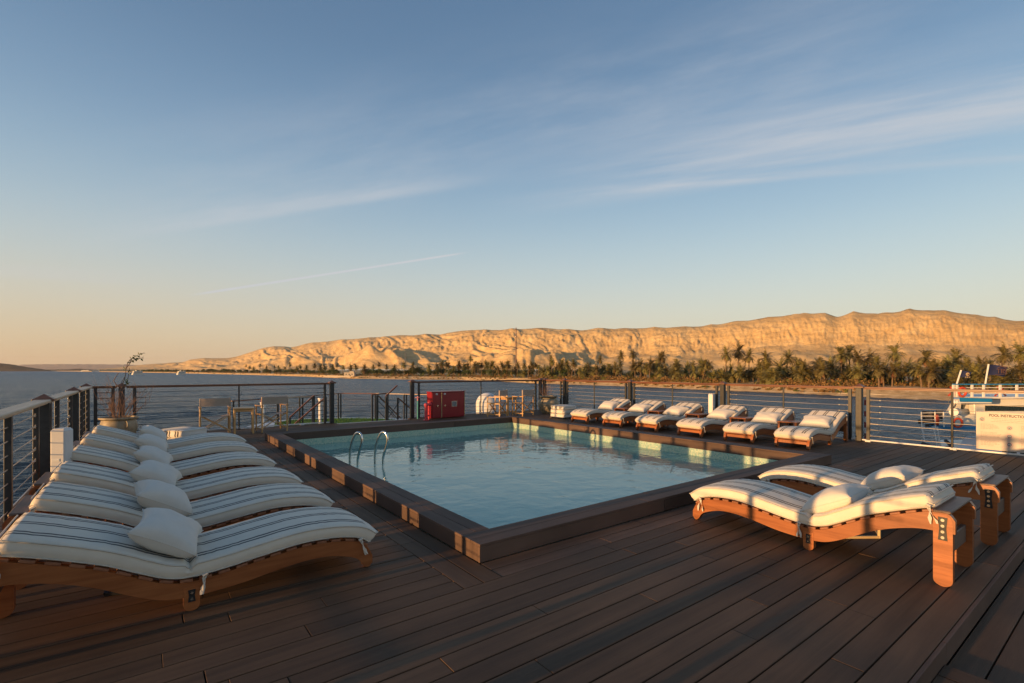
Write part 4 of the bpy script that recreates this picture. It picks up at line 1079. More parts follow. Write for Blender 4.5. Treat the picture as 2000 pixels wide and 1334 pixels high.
mb=MB(); mb.box(((BW(1862,0,-3.3)[0]+bu(PXR))/2,-3.2,BW(0,905,-3.3)[2]-1.0),(bu(PXR)-BW(1862,0,-3.3)[0],.15,2.2)); mb.build('side_wall',M['boat_white'],boat)
for a,b in ((1958,1985),(1993,2030),(2045,2085)):
    mb=MB(); pa,pb_=BW(a,879,-3.46),BW(b,892,-3.46); mb.box(((pa[0]+pb_[0])/2,-3.46,(pa[2]+pb_[2])/2-.1),(pb_[0]-pa[0],.06,.75)); mb.build('window',M['glass_dark'],boat)
mb=MB(); top=[(bu(1836),0.6,bz(834)),(bu(PXR),.6,bz(840))]; 
vs=[(bu(1836),1,bz(834)),(bu(1862),1,bz(841)),(bu(PXR),1,bz(852)),(bu(PXR),1,bz(838)),(bu(1870),1,bz(836))]
mb.add(vs+[(a+(4.6 if a<1 else 0),b+5,c) for a,b,c in vs],[(0,1,2,3,4),(9,8,7,6,5),(0,5,6,1),(1,6,7,2),(2,7,8,3),(3,8,9,4),(4,9,5,0)]); mb.build('bow_band',M['boat_blue'],boat,recalc=True)
mb=MB(); bbox(mb,1874,PXR,814,835.5,2.0,2.2); mb.build('bulwark',M['boat_white'],boat)
# main deckhouse with raked front
mb=MB()
vs=[(bu(1893),2.2,bz(816)),(bu(PXR),2.2,bz(816)),(bu(PXR),2.2,bz(783)),(bu(1912),2.2,bz(783))]
mb.add([v for v in vs]+[(a+(3.7 if a<1 else 0),b+4,c) for a,b,c in vs],[(0,1,2,3),(7,6,5,4),(0,3,7,4),(1,5,6,2),(3,2,6,7),(0,4,5,1)]); dh=mb.build('deckhouse',M['boat_white'],boat,recalc=True)
mb=MB(); bbox(mb,1941,PXR,778,813,1.6,2.1,.05); mb.build('cabin',M['boat_white'],boat)
def quad(name,pts,w,mat,par=boat,th=.05):
    mb=MB(); vs=[(bu(a),w,bz(b)) for a,b in pts]; mb.add(vs+[(a,b-th,c) for a,b,c in vs],[(0,1,2,3),(7,6,5,4),(0,4,5,1),(1,5,6,2),(2,6,7,3),(3,7,4,0)]); return mb.build(name,mat,par,recalc=True)
quad('window',[(1897,814),(1908,815),(1913,789),(1911,789)],2.18,M['glass_dark'])
quad('window',[(1921,803),(1932,803),(1937,791),(1925,791)],2.18,M['glass_dark'])
quad('window',[(1962,806),(2060,806),(2060,795),(1962,795)],1.58,M['glass_dark'])
quad('pillar',[(1890,815),(1896,815),(1914,783),(1907,783)],1.95,M['boat_white'])
quad('pillar',[(1912,806),(1920,806),(1922,783),(1914,783)],1.95,M['boat_white'])
# awning
mb=MB(); vs=[(bu(1874),0,bz(777)),(bu(1938),0,bz(778)),(bu(1938)+3.2,3.5,bz(778)+.1),(bu(1880)+3.3,3.5,bz(778)+.1)]
mb.add(vs+[(a,b,c-.30) for a,b,c in vs],[(0,1,2,3),(7,6,5,4),(0,4,5,1),(1,5,6,2),(2,6,7,3),(3,7,4,0)]); mb.build('awning',M['boat_blue'],boat,recalc=True)
mb=MB(); mb.box(((bu(1872)+bu(1938))/2,.35,bz(786.5)),(bu(1938)-bu(1872),.6,.10)); mb.build('awning_trim',M['boat_white'],boat)
for px in (1871,1876,1882): mb=MB(); q=(bu(px),.3,bz(786)); mb.lathe([(0,.16),(.07,.13),(.1,0),(.07,-.12),(0,-.15)],q,10); mb.build('deck_lamp',M['label_white'],boat,smooth=60)
# upper deck rail
mb=MB(); bbox(mb,1876,PXR,750,752,.6,.72); mb.build('top_rail',M['boat_blue'],boat)
for y in (757,769): mb=MB(); bbox(mb,1876,PXR,y,y+1.2,.63,.69); mb.build('mid_rail',M['boat_white'],boat)
mb=MB(); bbox(mb,1876,PXR,776,779,.5,6.5); mb.build('upper_deck',M['boat_white'],boat,recalc=True)
for px in (1877,1884,1914,1937,1970,2003,2036,2069,2102): mb=MB(); bbox(mb,px-1.6,px+1.6,752,777,.6,.72); mb.build('rail_post',M['boat_white'],boat)
for px in (1900,1995):
    mb=MB()
    for a,b in (((-12,775),(10,756)),((10,775),(-8,757))): mb.bar((bu(px+a[0]),1.6,bz(a[1])),(bu(px+b[0]),1.6,bz(b[1])),.1,.08)
    mb.bar((bu(px-14),1.6,bz(764)),(bu(px+12),1.6,bz(764)),.4,.06)
    mb.build('deck_chair_frame',M['orange'],boat)
# searchlight, buoys, machinery, bow ladder
mb=MB(); mb.cyl((bu(1874),.5,bz(806)),(bu(1890),.9,bz(806)),.30,16); mb.build('searchlight',M['boat_white'],boat,smooth=40)
mb=MB(); mb.cyl((bu(1873.8),.47,bz(806)),(bu(1874.4),.49,bz(806)),.24,16); mb.box((bu(1886),.8,bz(813)),(.1,.1,.5)); mb.build('searchlight_mount',M['boat_grey'],boat)
for px,py,sx in ((1880,827,1),(1839,821,.35),(1889,766,.9)):
    ring=[(bu(px)+.34*sx*math.cos(a),.4+.34*(1-sx)*math.cos(a),bz(py)+.34*math.sin(a)) for a in [2*PI*k/20 for k in range(20)]]
    mb=MB(); mb.tube(ring,.085,8,closed=True); tag(mb.build('lifebuoy',M['orange'],None,smooth=60),{1880:'orange lifebuoy hung on the white bulwark of the neighbouring boat',1839:'orange lifebuoy seen edge on at the bow of the neighbouring boat',1889:'red orange lifebuoy behind the upper rail of the neighbouring boat'}[px],'lifebuoy','lifebuoys of the neighbouring boat')
    ob=[o for o in col.objects if o.name.startswith('lifebuoy')][-1]; ob.location=boat.location; ob.rotation_euler=boat.rotation_euler
mb=MB()
for k in range(10): mb.box((bu(R.uniform(1846,1872)),R.uniform(.8,2.5),bz(R.uniform(812,830))),(.35,.35,R.uniform(.3,1.0)),rz=R.uniform(0,2))
mb.build('windlass',M['hull_dark'],boat)
mb=MB()
for px in (1813,1840,1857): mb.cyl((bu(px),.6,bz(836)),(bu(px-1),.6,bz(806)),.045,6)
for y in (808,815,822,829): mb.tube([(bu(1812),.6,bz(y)),(bu(1857),.6,bz(y-1)),(bu(1874),.7,bz(y))],.03,5)
mb.build('bow_rail',M['boat_white'],boat)
mb=MB()
for px in (1811,1834,1841): mb.cyl((bu(px),.5,bz(835)),(bu(px+1),.2,bz(874)),.05,6)
for y in range(836,874,6): mb.tube([(bu(1811),.5,bz(y)),(bu(1841),.4,bz(y+1))],.04,5)
mb.build('bow_ladder',M['boat_grey'],boat)
mb=MB(); mb.tube([(bu(1808),.3,bz(867)),(bu(1812),-.3,bz(871)),(bu(1832),-.6,bz(873)),(bu(1852),-.3,bz(870)),(bu(1856),.4,bz(862))],.13,8); mb.build('fender',M['hull_dark'],boat,smooth=60)
# flags
def flag(p0,p1,f0,f1,hgt,emb,label,w=1.2):
    t=thing('flag',label,'flag',(boat.location.x,boat.location.y,HW),-TH,'navy flags of the neighbouring boat')
    mb=MB(); mb.cyl((bu(p0[0]),w,bz(p0[1])),(bu(p1[0]),w,bz(p1[1])),.06,8); mb.build('flag_pole',M['boat_white'],t)
    a=Vector((bu(p1[0]),w,bz(p1[1])-.08)); dn=(Vector((bu(p0[0]),w,bz(p0[1])))-Vector((bu(p1[0]),w,bz(p1[1])))).normalized()
    L=(f1-f0)*K; H_=hgt*K
    def fp(u,v,o=0): return a+dn*(H_*v)+Vector((L*u,.16*math.sin(u*7+v)*(.3+u)+o,-.10*L*u*(.5-v*.2)+.06*math.sin(u*6)))
    mb=MB(); mb.grid(lambda u,v:fp(u,v),24,10); mb.grid(lambda u,v:fp(u,v,-.015),24,10); mb.build('cloth',M['navy'],t,smooth=60)
    if emb=='disc':
        mb=MB(); c=fp(.5,.45,-.05); r=.18*H_/ .7
        mb.mi=0; mb.tube([c,c+Vector((0,-.02,0))],r,20); mb.mi=1; mb.tube([c+Vector((r*.3,-.025,-.02)),c+Vector((r*.3,-.035,-.02))],r*.45,14)
        for k in range(3): mb.mi=0; mb.box(tuple(c+Vector((-.15+.15*k,-.01,-r*1.6))),(.08,.01,.08))
        mb.build('emblem',[M['gold'],M['emblem_brown']],t)
    else:
        me=text_obj('flag_text','TIIS',.62*H_,Matrix.Translation(fp(.53,.55,-.14))@Matrix.Rotation(PI/2,4,'X'),M['emblem_brown'],t,.01,1.0)
        mb=MB(); c=fp(.53,.2,-.13); mb.bar(c+Vector((-.35,0,-.02)),c+Vector((0,0,.12)),.02,.05); mb.bar(c+Vector((0,0,.12)),c+Vector((.35,0,-.02)),.02,.05); c=fp(.53,.86,-.13); mb.bar(c+Vector((-.5,0,-.02)),c+Vector((.5,0,.04)),.02,.03)
        mb.build('emblem',M['emblem_brown'],t)
flag((1896,751),(1905,723),1904,1927,14,'disc','smaller navy flag with pale round emblem on the neighbouring boat')
flag((1945,758),(1953,711),1953,1994,21,'text','larger navy flag with brown lettering flying over the neighbouring boat',.9)

# ------------------------------------------------------------------ river and banks
mb=MB(); far=60000
mb.add([(-far,-far,HW-.35),(far,-far,HW-.35),(far,far,HW-.35),(-far,far,HW-.35)],[(0,1,2,3)])
rwv=random.Random(77); WV=[]
for k in range(16):
    lam=1.3*1.26**k*.8 if k<11 else rwv.uniform(2,6); a_=rad(62)+rwv.gauss(0,.55); WV.append((math.cos(a_)*2*PI/lam,math.sin(a_)*2*PI/lam,rwv.uniform(0,6.28),.0165*min(lam,3.2)**.9*(1 if lam<4 else .7),lam))
rows=[]; d=9.0
while d<1500: rows.append(d); d*=1.0068
cpx=[-700,-500,-350,-250]+[-180+5.2*k for k in range(int(2360/5.2)+1)]+[2250,2400,2700]
o0=len(mb.v)
for d in rows:
    lo=d*.0068*2.2+d*.0054*1.5
    act=[w_ for w_ in WV if w_[4]>lo]
    fade=1-max(0,min(1,(d-1000)/450))
    for px in cpx:
        u=(px-1000)/F_PX; x=(S_+u*C_)*d; y=(C_-u*S_)*d; z=0
        for kx,ky,ph,am,lam in act: z+=am*math.sin(kx*x+ky*y+ph)
        if act:
            q=noise.noise((x*.05,y*.05,1)); z*=.75+1.0*q; z+=abs(z)*.35
        mb.v.append((x,y,HW-.35*(1-fade)+z*fade-.04))
nc=len(cpx)
for i in range(len(rows)-1):
    for j in range(nc-1): mb.f.append((o0+i*nc+j,o0+i*nc+j+1,o0+(i+1)*nc+j+1,o0+(i+1)*nc+j)); mb.m.append(0)
mb.build('river',M['river'],kind='structure',smooth=180)
WL=[(-400,90000,0),(60,7500,0),(150,3800,0),(270,2200,0),(350,1700,0),(430,1250,0),(500,1010,0),(600,760,0),(650,640,0),(700,575,0),(790,530,0),(900,500,0),(1000,415,0),(1050,368,0),(1150,330,0),(1250,298,0),(1380,247,0),(1480,226,0),(1600,200,0),(1766,172,0),(2000,150,0),(2300,135,0),(2800,120,0)]
def lin(T,x,i=1):
    for a,b in zip(T[:-1],T[1:]):
        if a[0]<=x<=b[0]: t=(x-a[0])/(b[0]-a[0]); return a[i]*(1-t)+b[i]*t
    return T[0][i] if x<T[0][0] else T[-1][i]
def wl(px):
    return 1/lin([(a,1/b) for a,b,_ in WL],px)
RG=[(100,723),(180,722),(230,718),(262,714),(300,710.7),(357,707.5),(372,702.5),(400,700),(425,700.5),(445,700),(460,697.5),(490,688.5),(520,679),(535,676.5),(568,679),(595,672),(640,668),(700,662),(760,658.5),(790,656),(829,654),(859,655),(904,648),(940,646.5),(975,644.5),(1029,643),(1080,643),(1116,645.4),(1179,642.4),(1200,644.5),(1275,641),(1310,641),(1350,640),(1400,635.5),(1430,630.4),(1460,629.5),(1499,622.6),(1535,617.5),(1604,613.6),(1634,617),(1670,611.5),(1715,616),(1769,606.4),(1811,607.6),(1826,610.5),(1847,609.5),(1886,616),(1970,624.4),(2000,630),(2080,636),(2200,630),(2400,640),(2800,650)]
RD=[(100,13000),(262,11000),(400,8200),(520,6800),(700,5600),(1000,4200),(1300,3400),(1600,2900),(2000,2500),(2400,2300),(2800,2200)]
# flood plain between the water's edge and the foot of the hills
cols=[];
def plain_z(off,px):
    T=[(-6,HW-1.8),(0,HW),(2.5,HW+.6),(6,HW+1.5),(9,HW+2.7),(13,HW+3.4),(60,HW+3.8),(300,HW+4.6),(1000,HW+7)]
    return lin(T,off)
mb=MB(); pxs=[]; p=40
while p<2800: pxs.append(p); p+=7
offs=[-6,0,3,6,9,12,16,20,26,34,45,60,90,140,220,350]
for px in pxs:
    d0=wl(px); d1=lin(RD,px)
    k=1/math.sqrt(1+((px-1000)/F_PX)**2)
    rows=[(d0+o_*(1+d0/1500),o_) for o_ in offs]
    rows+= [(d0+350+(max(d1-d0-350,100))*t,350+650*t) for t in (.1,.25,.45,.7,1.0)]
    for d,o_ in rows:
        q=BR(px,d); z=plain_z(o_,px)+noise.noise(Vector((q.x*.08,q.y*.08,0)))*.5*min(1,max(0,o_)/8)
        if 0<=o_<12: z+=noise.noise(Vector((q.x*.03,q.y*.03,4)))*.5
        mb.v.append((q.x,q.y,z))
nr=len(offs)+5
for i in range(len(pxs)-1):
    for j in range(nr-1): mb.f.append((i*nr+j,(i+1)*nr+j,(i+1)*nr+j+1,i*nr+j+1)); mb.m.append(0)
mb.build('riverbank',M['bank'],kind='structure',smooth=180)
# desert hills
def fbm(v,o=5): 
    return noise.fractal(v,.9,2.1,o)
mb=MB(); pxs=[]; p=90
while p<2750: pxs.append(p); p+=2.4
NV=150
for px in pxs:
    dr=lin(RD,px); zr=ZH(lin(RG,px),dr)*(1+.035*(1-abs(noise.noise(Vector((px*.018,3,1))))*2.2)); foot=dr*(.66+.10*min(1,max(0,(px-900)/500)))
    foot=max(foot,wl(px)+200)
    left=min(1,max(0,(1500-px)/500))
    for j in range(NV+10):
        v=j/NV; 
        if v<=1:
            d=foot+(dr-foot)*v
            # talus, cliff band, top slope
            prof=lin([(0,0),(.2,.10),(.4,.24),(.56,.40),(.66,.58),(.74,.74),(.84,.88),(.93,.965),(1,1)],v)
        else:
            d=dr+(v-1)*dr*.8; prof=1-.8*(v-1)
        q=BR(px,d); base=-3.0
        h=base+(zr-base)*prof
        env=math.sin(PI*min(1,v))**.8 if v<1 else 0
        s=.0026*4000/dr
        n1=noise.ridged_multi_fractal(Vector((q.x*s*.9,q.y*s*.9,.3)),1.0,2.0,6,1.0,2.0)
        # gullies run down the face: fast variation along the face, slow down it
        along=px*.036*(dr/3500)**.5
        n2=noise.ridged_multi_fractal(Vector((along+v*1.3+fbm(Vector((q.x*.0006,q.y*.0006,2)),3)*1.2+noise.noise(Vector((px*.02,v*3.5,6)))*1.1,v*1.6,1.7)),1.0,2.1,5,1.0,2.0)
        A=(zr-base)
        h+=A*env*((n1-1.1)*.045*(.4+1.0*left)+(n2-1.1)*.125*(.17+.68*left)*(1 if v>.5 else .35+.65*max(left,v/.5)))
        # rounded foothills low on the slope
        fh=max(0,fbm(Vector((q.x*.0022*4000/dr,q.y*.0022*4000/dr,5)),3)+.25)
        h+=A*.30*fh*math.exp(-((v-.25)/.17)**2)*(.35+.9*left)
        # cliff fluting
        h+=A*.035*fbm(Vector((px*.25,v*14,3)),4)*math.exp(-((v-.68)/.14)**2)
        if v>.999: h+=A*.012*fbm(Vector((px*.05,v*3,8)),3)*(1 if v>1.001 else .5)
        cap_=base+(zr-base)*(d/dr)*(1+.022*fbm(Vector((px*.035,2.2,8)),4))
        h=min(h,cap_) if v<1 else h
        mb.v.append((q.x,q.y,max(h,-4.2)))
nr=NV+10
for i in range(len(pxs)-1):
    for j in range(nr-1): mb.f.append((i*nr+j,(i+1)*nr+j,(i+1)*nr+j+1,i*nr+j+1)); mb.m.append(0)
mb.build('desert_hills',M['hill'],kind='structure',smooth=180)
# far plateau and the dark spur on the left shore
def ridge(name,pts,d,depth,mat,seed):
    mb=MB(); n=160; p0=pts[0][0];p1=pts[-1][0]
    for i in range(n+1):
        px=p0+(p1-p0)*i/n; zt_=ZH(lin(pts,px),d)
        for j in range(9):
            v=j/8; dd=d-depth*(1-v) if v<=.75 else d-depth*.25+depth*(v-.75)*3
            pr=math.sin(min(1,v/.75)*PI/2) if v<=.75 else 1-(v-.75)*4
            q=BR(px,dd); h=HW-3+(zt_-HW+3)*max(0,pr)*(1+.06*noise.noise(Vector((px*.12,v*4,seed))))
            mb.v.append((q.x,q.y,h))
    for i in range(n):
        for j in range(8): mb.f.append((i*9+j,(i+1)*9+j,(i+1)*9+j+1,i*9+j+1)); mb.m.append(0)
    mb.build(name,mat,kind='structure',smooth=180)
ridge('far_plateau',[(-60,723),(20,715),(45,712.5),(70,712),(120,711.6),(200,712),(240,712.3),(262,713),(300,716)],19000,3000,M['hill_far'],1)
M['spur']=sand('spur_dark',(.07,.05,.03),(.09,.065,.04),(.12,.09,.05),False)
ridge('dark_spur',[(-300,700),(-100,705),(0,709.5),(20,711.5),(40,715),(60,718),(82,721),(100,723.5)],5200,500,M['spur'],2)
ridge('low_island',[(78,723.5),(100,722),(130,721.6),(155,719.8),(180,722),(215,722),(260,722),(300,722.8)],6500,300,M['spur'],6)

# ------------------------------------------------------------------ vegetation
def make_crown(seed,n=34,L=3.3,dry=8):
    rr=random.Random(seed); mb=MB()
    def frond(a,el,L,wid,mi,droop):
        mb.mi=mi; p=Vector((0,0,0)); seg=7; d=Vector((math.cos(a)*math.cos(el),math.sin(a)*math.cos(el),math.sin(el)))
        pts=[p]
        for k in range(seg):
            d=(d+Vector((0,0,-droop*(k+1)/seg))).normalized(); p=p+d*L/seg; pts.append(p)
        for k in range(seg):
            a0,b0=pts[k],pts[k+1]; t=(b0-a0); td=t.normalized(); sd=td.cross(Vector((0,0,1)))
            if sd.length<.05: sd=Vector((math.sin(a),-math.cos(a),0))
            sd.normalize()
            for h_ in range(2):
                q=(k+h_*.5)/seg; base=a0+t*(h_*.5); w=wid*math.sin(PI*min(1,(.12+q*.88)))**.6*rr.uniform(.8,1.15)
                for s in(-1,1):
                    if rr.random()<.06: continue
                    tip=base+sd*s*w+td*w*.55+Vector((0,0,rr.uniform(-.35,.05)*w))
                    mb.add([base,base+t*.42,tip],[(0,1,2)])
    for k in range(n):
        el=rad(rr.uniform(-48,80)); a=k*2.399+rr.uniform(-.2,.2)
        frond(a,el,L*rr.uniform(.8,1.1),.62,0,rr.uniform(.26,.42) if el<1 else rr.uniform(.2,.36))
    for k in range(dry):
        frond(rr.uniform(0,6.3),rad(rr.uniform(-80,-50)),L*rr.uniform(.5,.85),.4,1,.3)
    me=mb.build('crown',[M['palm'],M['palm_dry']]); return me
def make_trunk(seed,h):
    rr=random.Random(seed); mb=MB(); x=y=0; dx,dy=rr.uniform(-.1,.1),rr.uniform(-.1,.1); pts=[];rs=[]
    for k in range(9):
        t=k/8; pts.append((dx*h*t*t,dy*h*t*t,h*t-.3*(k==0))); rs.append(.30-.08*t if k<8 else .34)
        rs[-1]*=1+.12*(k%2)
    mb.tube(pts,rs,8); o=mb.build('trunk',M['trunk'],smooth=60); return o,pts[-1]
crowns=[make_crown(s,n,L,dr) for s,n,L,dr in ((1,54,3.2,20),(2,46,3.0,12),(3,60,3.3,30),(4,44,2.9,24),(5,52,3.2,10))]
crown_me=[o.data for o in crowns]
for o in crowns: bpy.data.objects.remove(o)
trunks=[]
for s in range(4):
    o,tp=make_trunk(s,10); trunks.append((o.data,tp)); bpy.data.objects.remove(o)
def mk(name,me,parent,loc,rot=(0,0,0),sc=(1,1,1)):
    o=bpy.data.objects.new(name,me); col.objects.link(o); o.parent=parent; o.location=loc; o.rotation_euler=rot; o.scale=sc; return o
rv=random.Random(11)
def palm(px,top_y,d,label,group,csc=1.0,gz=None):
    csc*=1.62; gz=(HW+3.3) if gz is None else gz
    q=BR(px,d); H_=ZH(top_y,d)-gz-1.5*csc     # trunk height to crown base
    H_=max(H_,.8)
    t=thing('palm_tree',label,'palm tree',(q.x,q.y,gz),rv.uniform(0,6.28),group)
    me,tp=rv.choice(trunks); k=H_/10
    mk('trunk',me,t,(0,0,0),sc=(1,1,k))
    mk('crown',rv.choice(crown_me),t,(tp[0],tp[1],tp[2]*k),(rv.uniform(-.12,.12),rv.uniform(-.12,.12),rv.uniform(0,6)),(csc,csc,csc*rv.uniform(.95,1.15)))
    return t
def make_leafcrown(seed,n=1500,lob=9,flat=.8):
    rr=random.Random(seed); mb=MB(); L=[]
    for k in range(lob):
        a=rr.uniform(0,2*PI); r=rr.uniform(0,.62); L.append((Vector((r*math.cos(a),r*math.sin(a),rr.uniform(.25,1.1)*flat)),rr.uniform(.28,.5)))
    for k in range(n):
        c,r=rr.choice(L); v=Vector((rr.gauss(0,1),rr.gauss(0,1),rr.gauss(0,1))).normalized()*r*rr.uniform(.6,1.05)**.6
        p=c+Vector((v.x,v.y,v.z*.8)); s=rr.uniform(.03,.065)
        a=Vector((rr.gauss(0,1),rr.gauss(0,1),rr.gauss(0,1))).normalized()*s; b=Vector((rr.gauss(0,1),rr.gauss(0,1),rr.gauss(0,1))).normalized()*s
        mb.add([p-a,p+b,p+a,p-b],[(0,1,2,3)])
    o=mb.build('crown',M['tree']); me=o.data; bpy.data.objects.remove(o); return me
tcrowns=[make_leafcrown(s,1300,8+s) for s in range(4)]
def leafy(px,d,w,h,label,group,gz=None,mat=None,name='broadleaf_tree',cat='tree'):
    gz=(HW+3.3) if gz is None else gz; q=BR(px,d)
    t=thing(name,label,cat,(q.x,q.y,gz),rv.uniform(0,6.28),group)
    me,tp=trunks[0]; mk('trunk',me,t,(0,0,0),sc=(1.1,1.1,h*.05))
    mk('crown',rv.choice(tcrowns),t,(0,0,h*.10),(0,0,rv.uniform(0,6)),(w/2,w/2,h*.68))
    return t
# palms one can tell apart, by bearing, height of the crown's top and distance
named=[(1417,683,262,'tall palm on the far bank, slightly left of a taller slender one'),
(1441,677,268,'tallest slender palm of the group above the right hand middle of the railing'),
(1463,687,262,'palm right of two taller slender ones, above the loungers'),
(1494,691,255,'bushy palm left of the big round dark tree'),
(1535,689,250,'full crowned palm touching the left side of the round dark tree'),
(1599,703,262,'small dark palm standing alone beside the pale house'),
(1625,709,225,'low palm right of the pale house'),
(1644,682,222,'leaning tall palm with its twin, left of the lone palm'),
(1660,677,226,'tallest palm of the big clump above the corner post'),
(1680,689,222,'palm in the middle of the big clump above the corner post'),
(1699,687,224,'palm on the right shoulder of the big clump above the corner post'),
(1715,700,215,'drooping palm at the right edge of the big clump'),
(1750,679,228,'lone tall palm with dark trunk against the golden hill'),
(1776,704,232,'small round headed palm right of the lone tall one'),
(1810,688,208,'broad crowned palm against the hill, left of the boat'),
(1851,701,206,'palm leaning left above the left end of the boat'),
(1868,691,212,'high palm above the blue awning of the boat'),
(1886,704,205,'palm with brown dead skirt above the smaller navy flag'),
(1922,703,200,'spreading palm between the two navy flags'),
(1940,706,196,'palm just left of the larger navy flag'),
(1955,680,204,'tall palm above the larger navy flag'),
(1988,677,202,'tall palm at the right picture edge'),
(1212,688,390,'tall palm left of its twin in the middle of the far bank'),
(1235,686,392,'tall palm right of its twin in the middle of the far bank'),
(1294,691,340,'tall palm leaning right, standing above the grove near the centre right'),
(1286,693,345,'tall palm close behind the one leaning right near the centre right'),
(1323,707,320,'thin palm right of the two tall ones near the centre right'),
(1367,706,300,'isolated small palm before the group of slender palms'),
(1171,697,420,'palm rising over the dense grove left of the twin palms'),
(1078,697,450,'palm rising over the grove behind the right clay jar planter'),
(919,697,620,'lone thin palm standing on the sand behind the grove, left of the lattice mast')]
for px,ty,d,lb in named: palm(px,ty,d,lb,'date palms one can tell apart on the far bank',1.05 if d<300 else 1.0)
leafy(1571,250,11,9.5,'big round dark broadleaf tree among the palms','broadleaf trees on the far bank')
leafy(1383,275,6,7,'dark rounded tree beside the isolated small palm','broadleaf trees on the far bank')
leafy(1760,236,6,4.0,'low wide bush tree at the foot of the lone tall palm','broadleaf trees on the far bank')
zones=[('date palm in the dense low grove right of the lone palm, by the water',1770,2040,34,2,34,(704,738),1.0),
('date palm in the clumps along the bank between the round tree and the lone palm',1560,1760,30,2,34,(704,738),1.0),
('date palm among the clumps above the far loungers on the right bank',1390,1560,26,2,40,(702,736),1.0),
('date palm in the continuous grove left of the isolated small palm',1200,1390,34,4,60,(704,732),1.0),
('date palm in the continuous grove above the leftmost far loungers',1030,1200,34,6,70,(702,728),1.0),
('date palm in the dark dense grove behind the red cabinet and dome',860,1030,32,10,90,(704,722),1.1),
('date palm in the far bank thicket left of the red cabinet',700,860,10,15,110,(708,717),1.1),
('distant date palm on the far bank behind the stair opening',470,700,20,15,120,(709,718),1.1)]
for lb,a,b,n,o0,o1,(t0,t1),cs in zones:
    for k in range(n):
        px=a+(b-a)*(k+rv.uniform(.1,.9))/n; d=wl(px)+13+8*noise.noise(Vector((px*.021,5,2)))+rv.uniform(o0,o1)*.75; ty=rv.uniform(t0,t1)
        palm(px,ty,d,lb,lb.replace('date palm in','palms in').replace('date palm among','palms among').replace('distant date palm','distant palms'),cs*rv.uniform(.68,1.2))
bz_=[('dense dark green tree in the thicket left of the red cabinet',705,870,26,(6,12)),('distant dark green tree on the bank left of the white building',430,665,46,(6,11)),('tiny distant tree on the bank by the two white boats',280,450,40,(7,13)),('dark tree filling the palm grove behind the right chairs',870,1200,30,(7,11)),('dark tree filling the palm grove above the far loungers',1200,1480,18,(5,8)),('dark low tree filling the palm clumps right of the lone palm',1600,2030,12,(4,6))]
for lb,a,b,n,(h0,h1) in bz_:
    for k in range(n):
        px=a+(b-a)*(k+rv.uniform(0,1))/n; d=wl(px)+rv.uniform(28,90); h=rv.uniform(h0,h1)
        leafy(px,d,h*rv.uniform(1.1,1.8),h,lb,lb+' (thicket)' if False else lb.replace('tree','trees'))
# undergrowth along the water: one mass
mb=MB(); ru=random.Random(21)
px=300
while px<2250:
    d0=wl(px); dens=1+ (px>850)
    for rep in range(4):
        off=ru.uniform(9.5,19)*(1+d0/2500) if rep<2 else ru.uniform(19,60) if rep==2 else ru.uniform(3,9)
        if rep==3 and ru.random()<.45: continue
        if rep<2: off=max(7.5,off+7*noise.noise(Vector((px*.03,d0*.01,2))))
        q=BR(px+ru.uniform(-3,3),d0+off); R0=ru.uniform(1.0,2.6)*(1+d0/1500); hh=ru.uniform(.8,3.2)*(1+d0/1500)
        if noise.noise(Vector((q.x*.02,q.y*.02,9)))<-.25: continue
        mb.mi=0 if ru.random()<.78 else 1
        zg=plain_z(off,px)
        if rep==3: R0*=.35; hh*=.22
        for k in range(46 if d0<450 else 22):
            a=ru.uniform(0,2*PI); r=R0*math.sqrt(ru.random()); z=zg+hh*ru.random()*(1-(r/R0)**2*.7); p=Vector((q.x+r*math.cos(a),q.y+r*math.sin(a),z)); s=ru.uniform(.12,.34)*(1+d0/900)
            A=Vector((ru.gauss(0,1),ru.gauss(0,1),ru.gauss(0,1))).normalized()*s; B=Vector((ru.gauss(0,1),ru.gauss(0,1),ru.gauss(0,1)+.8)).normalized()*s*1.2
            mb.add([p-A,p+B,p+A,p-B],[(0,1,2,3)])
    px+=2.6 if px>1000 else 3.2
mb.build('undergrowth',[M['bush'],M['bushg']],kind='stuff')
# grassy scrub further left shore (a far-off wood that reads as one mass)
mb=MB()
for k in range(1400):
    px=ru.uniform(82,330); d=(6400 if px<262 else 2300)+ru.uniform(0,250) if px<262 else wl(px)+ru.uniform(20,120)
    q=BR(px,d); hh=ru.uniform(6,16)*(d/6500) if px<262 else ru.uniform(4,9)
    for j in range(5):
        p=Vector((q.x+ru.uniform(-1,1)*hh*.5,q.y+ru.uniform(-1,1)*hh*.5,HW+3+hh*ru.random())); s=hh*.32
        A=Vector((ru.gauss(0,1),ru.gauss(0,1),ru.gauss(0,1))).normalized()*s; B=Vector((ru.gauss(0,1),ru.gauss(0,1),ru.gauss(0,1))).normalized()*s
        mb.add([p-A,p+B,p+A,p-B],[(0,1,2,3)])
mb.build('distant_wood',M['tree'],kind='stuff')

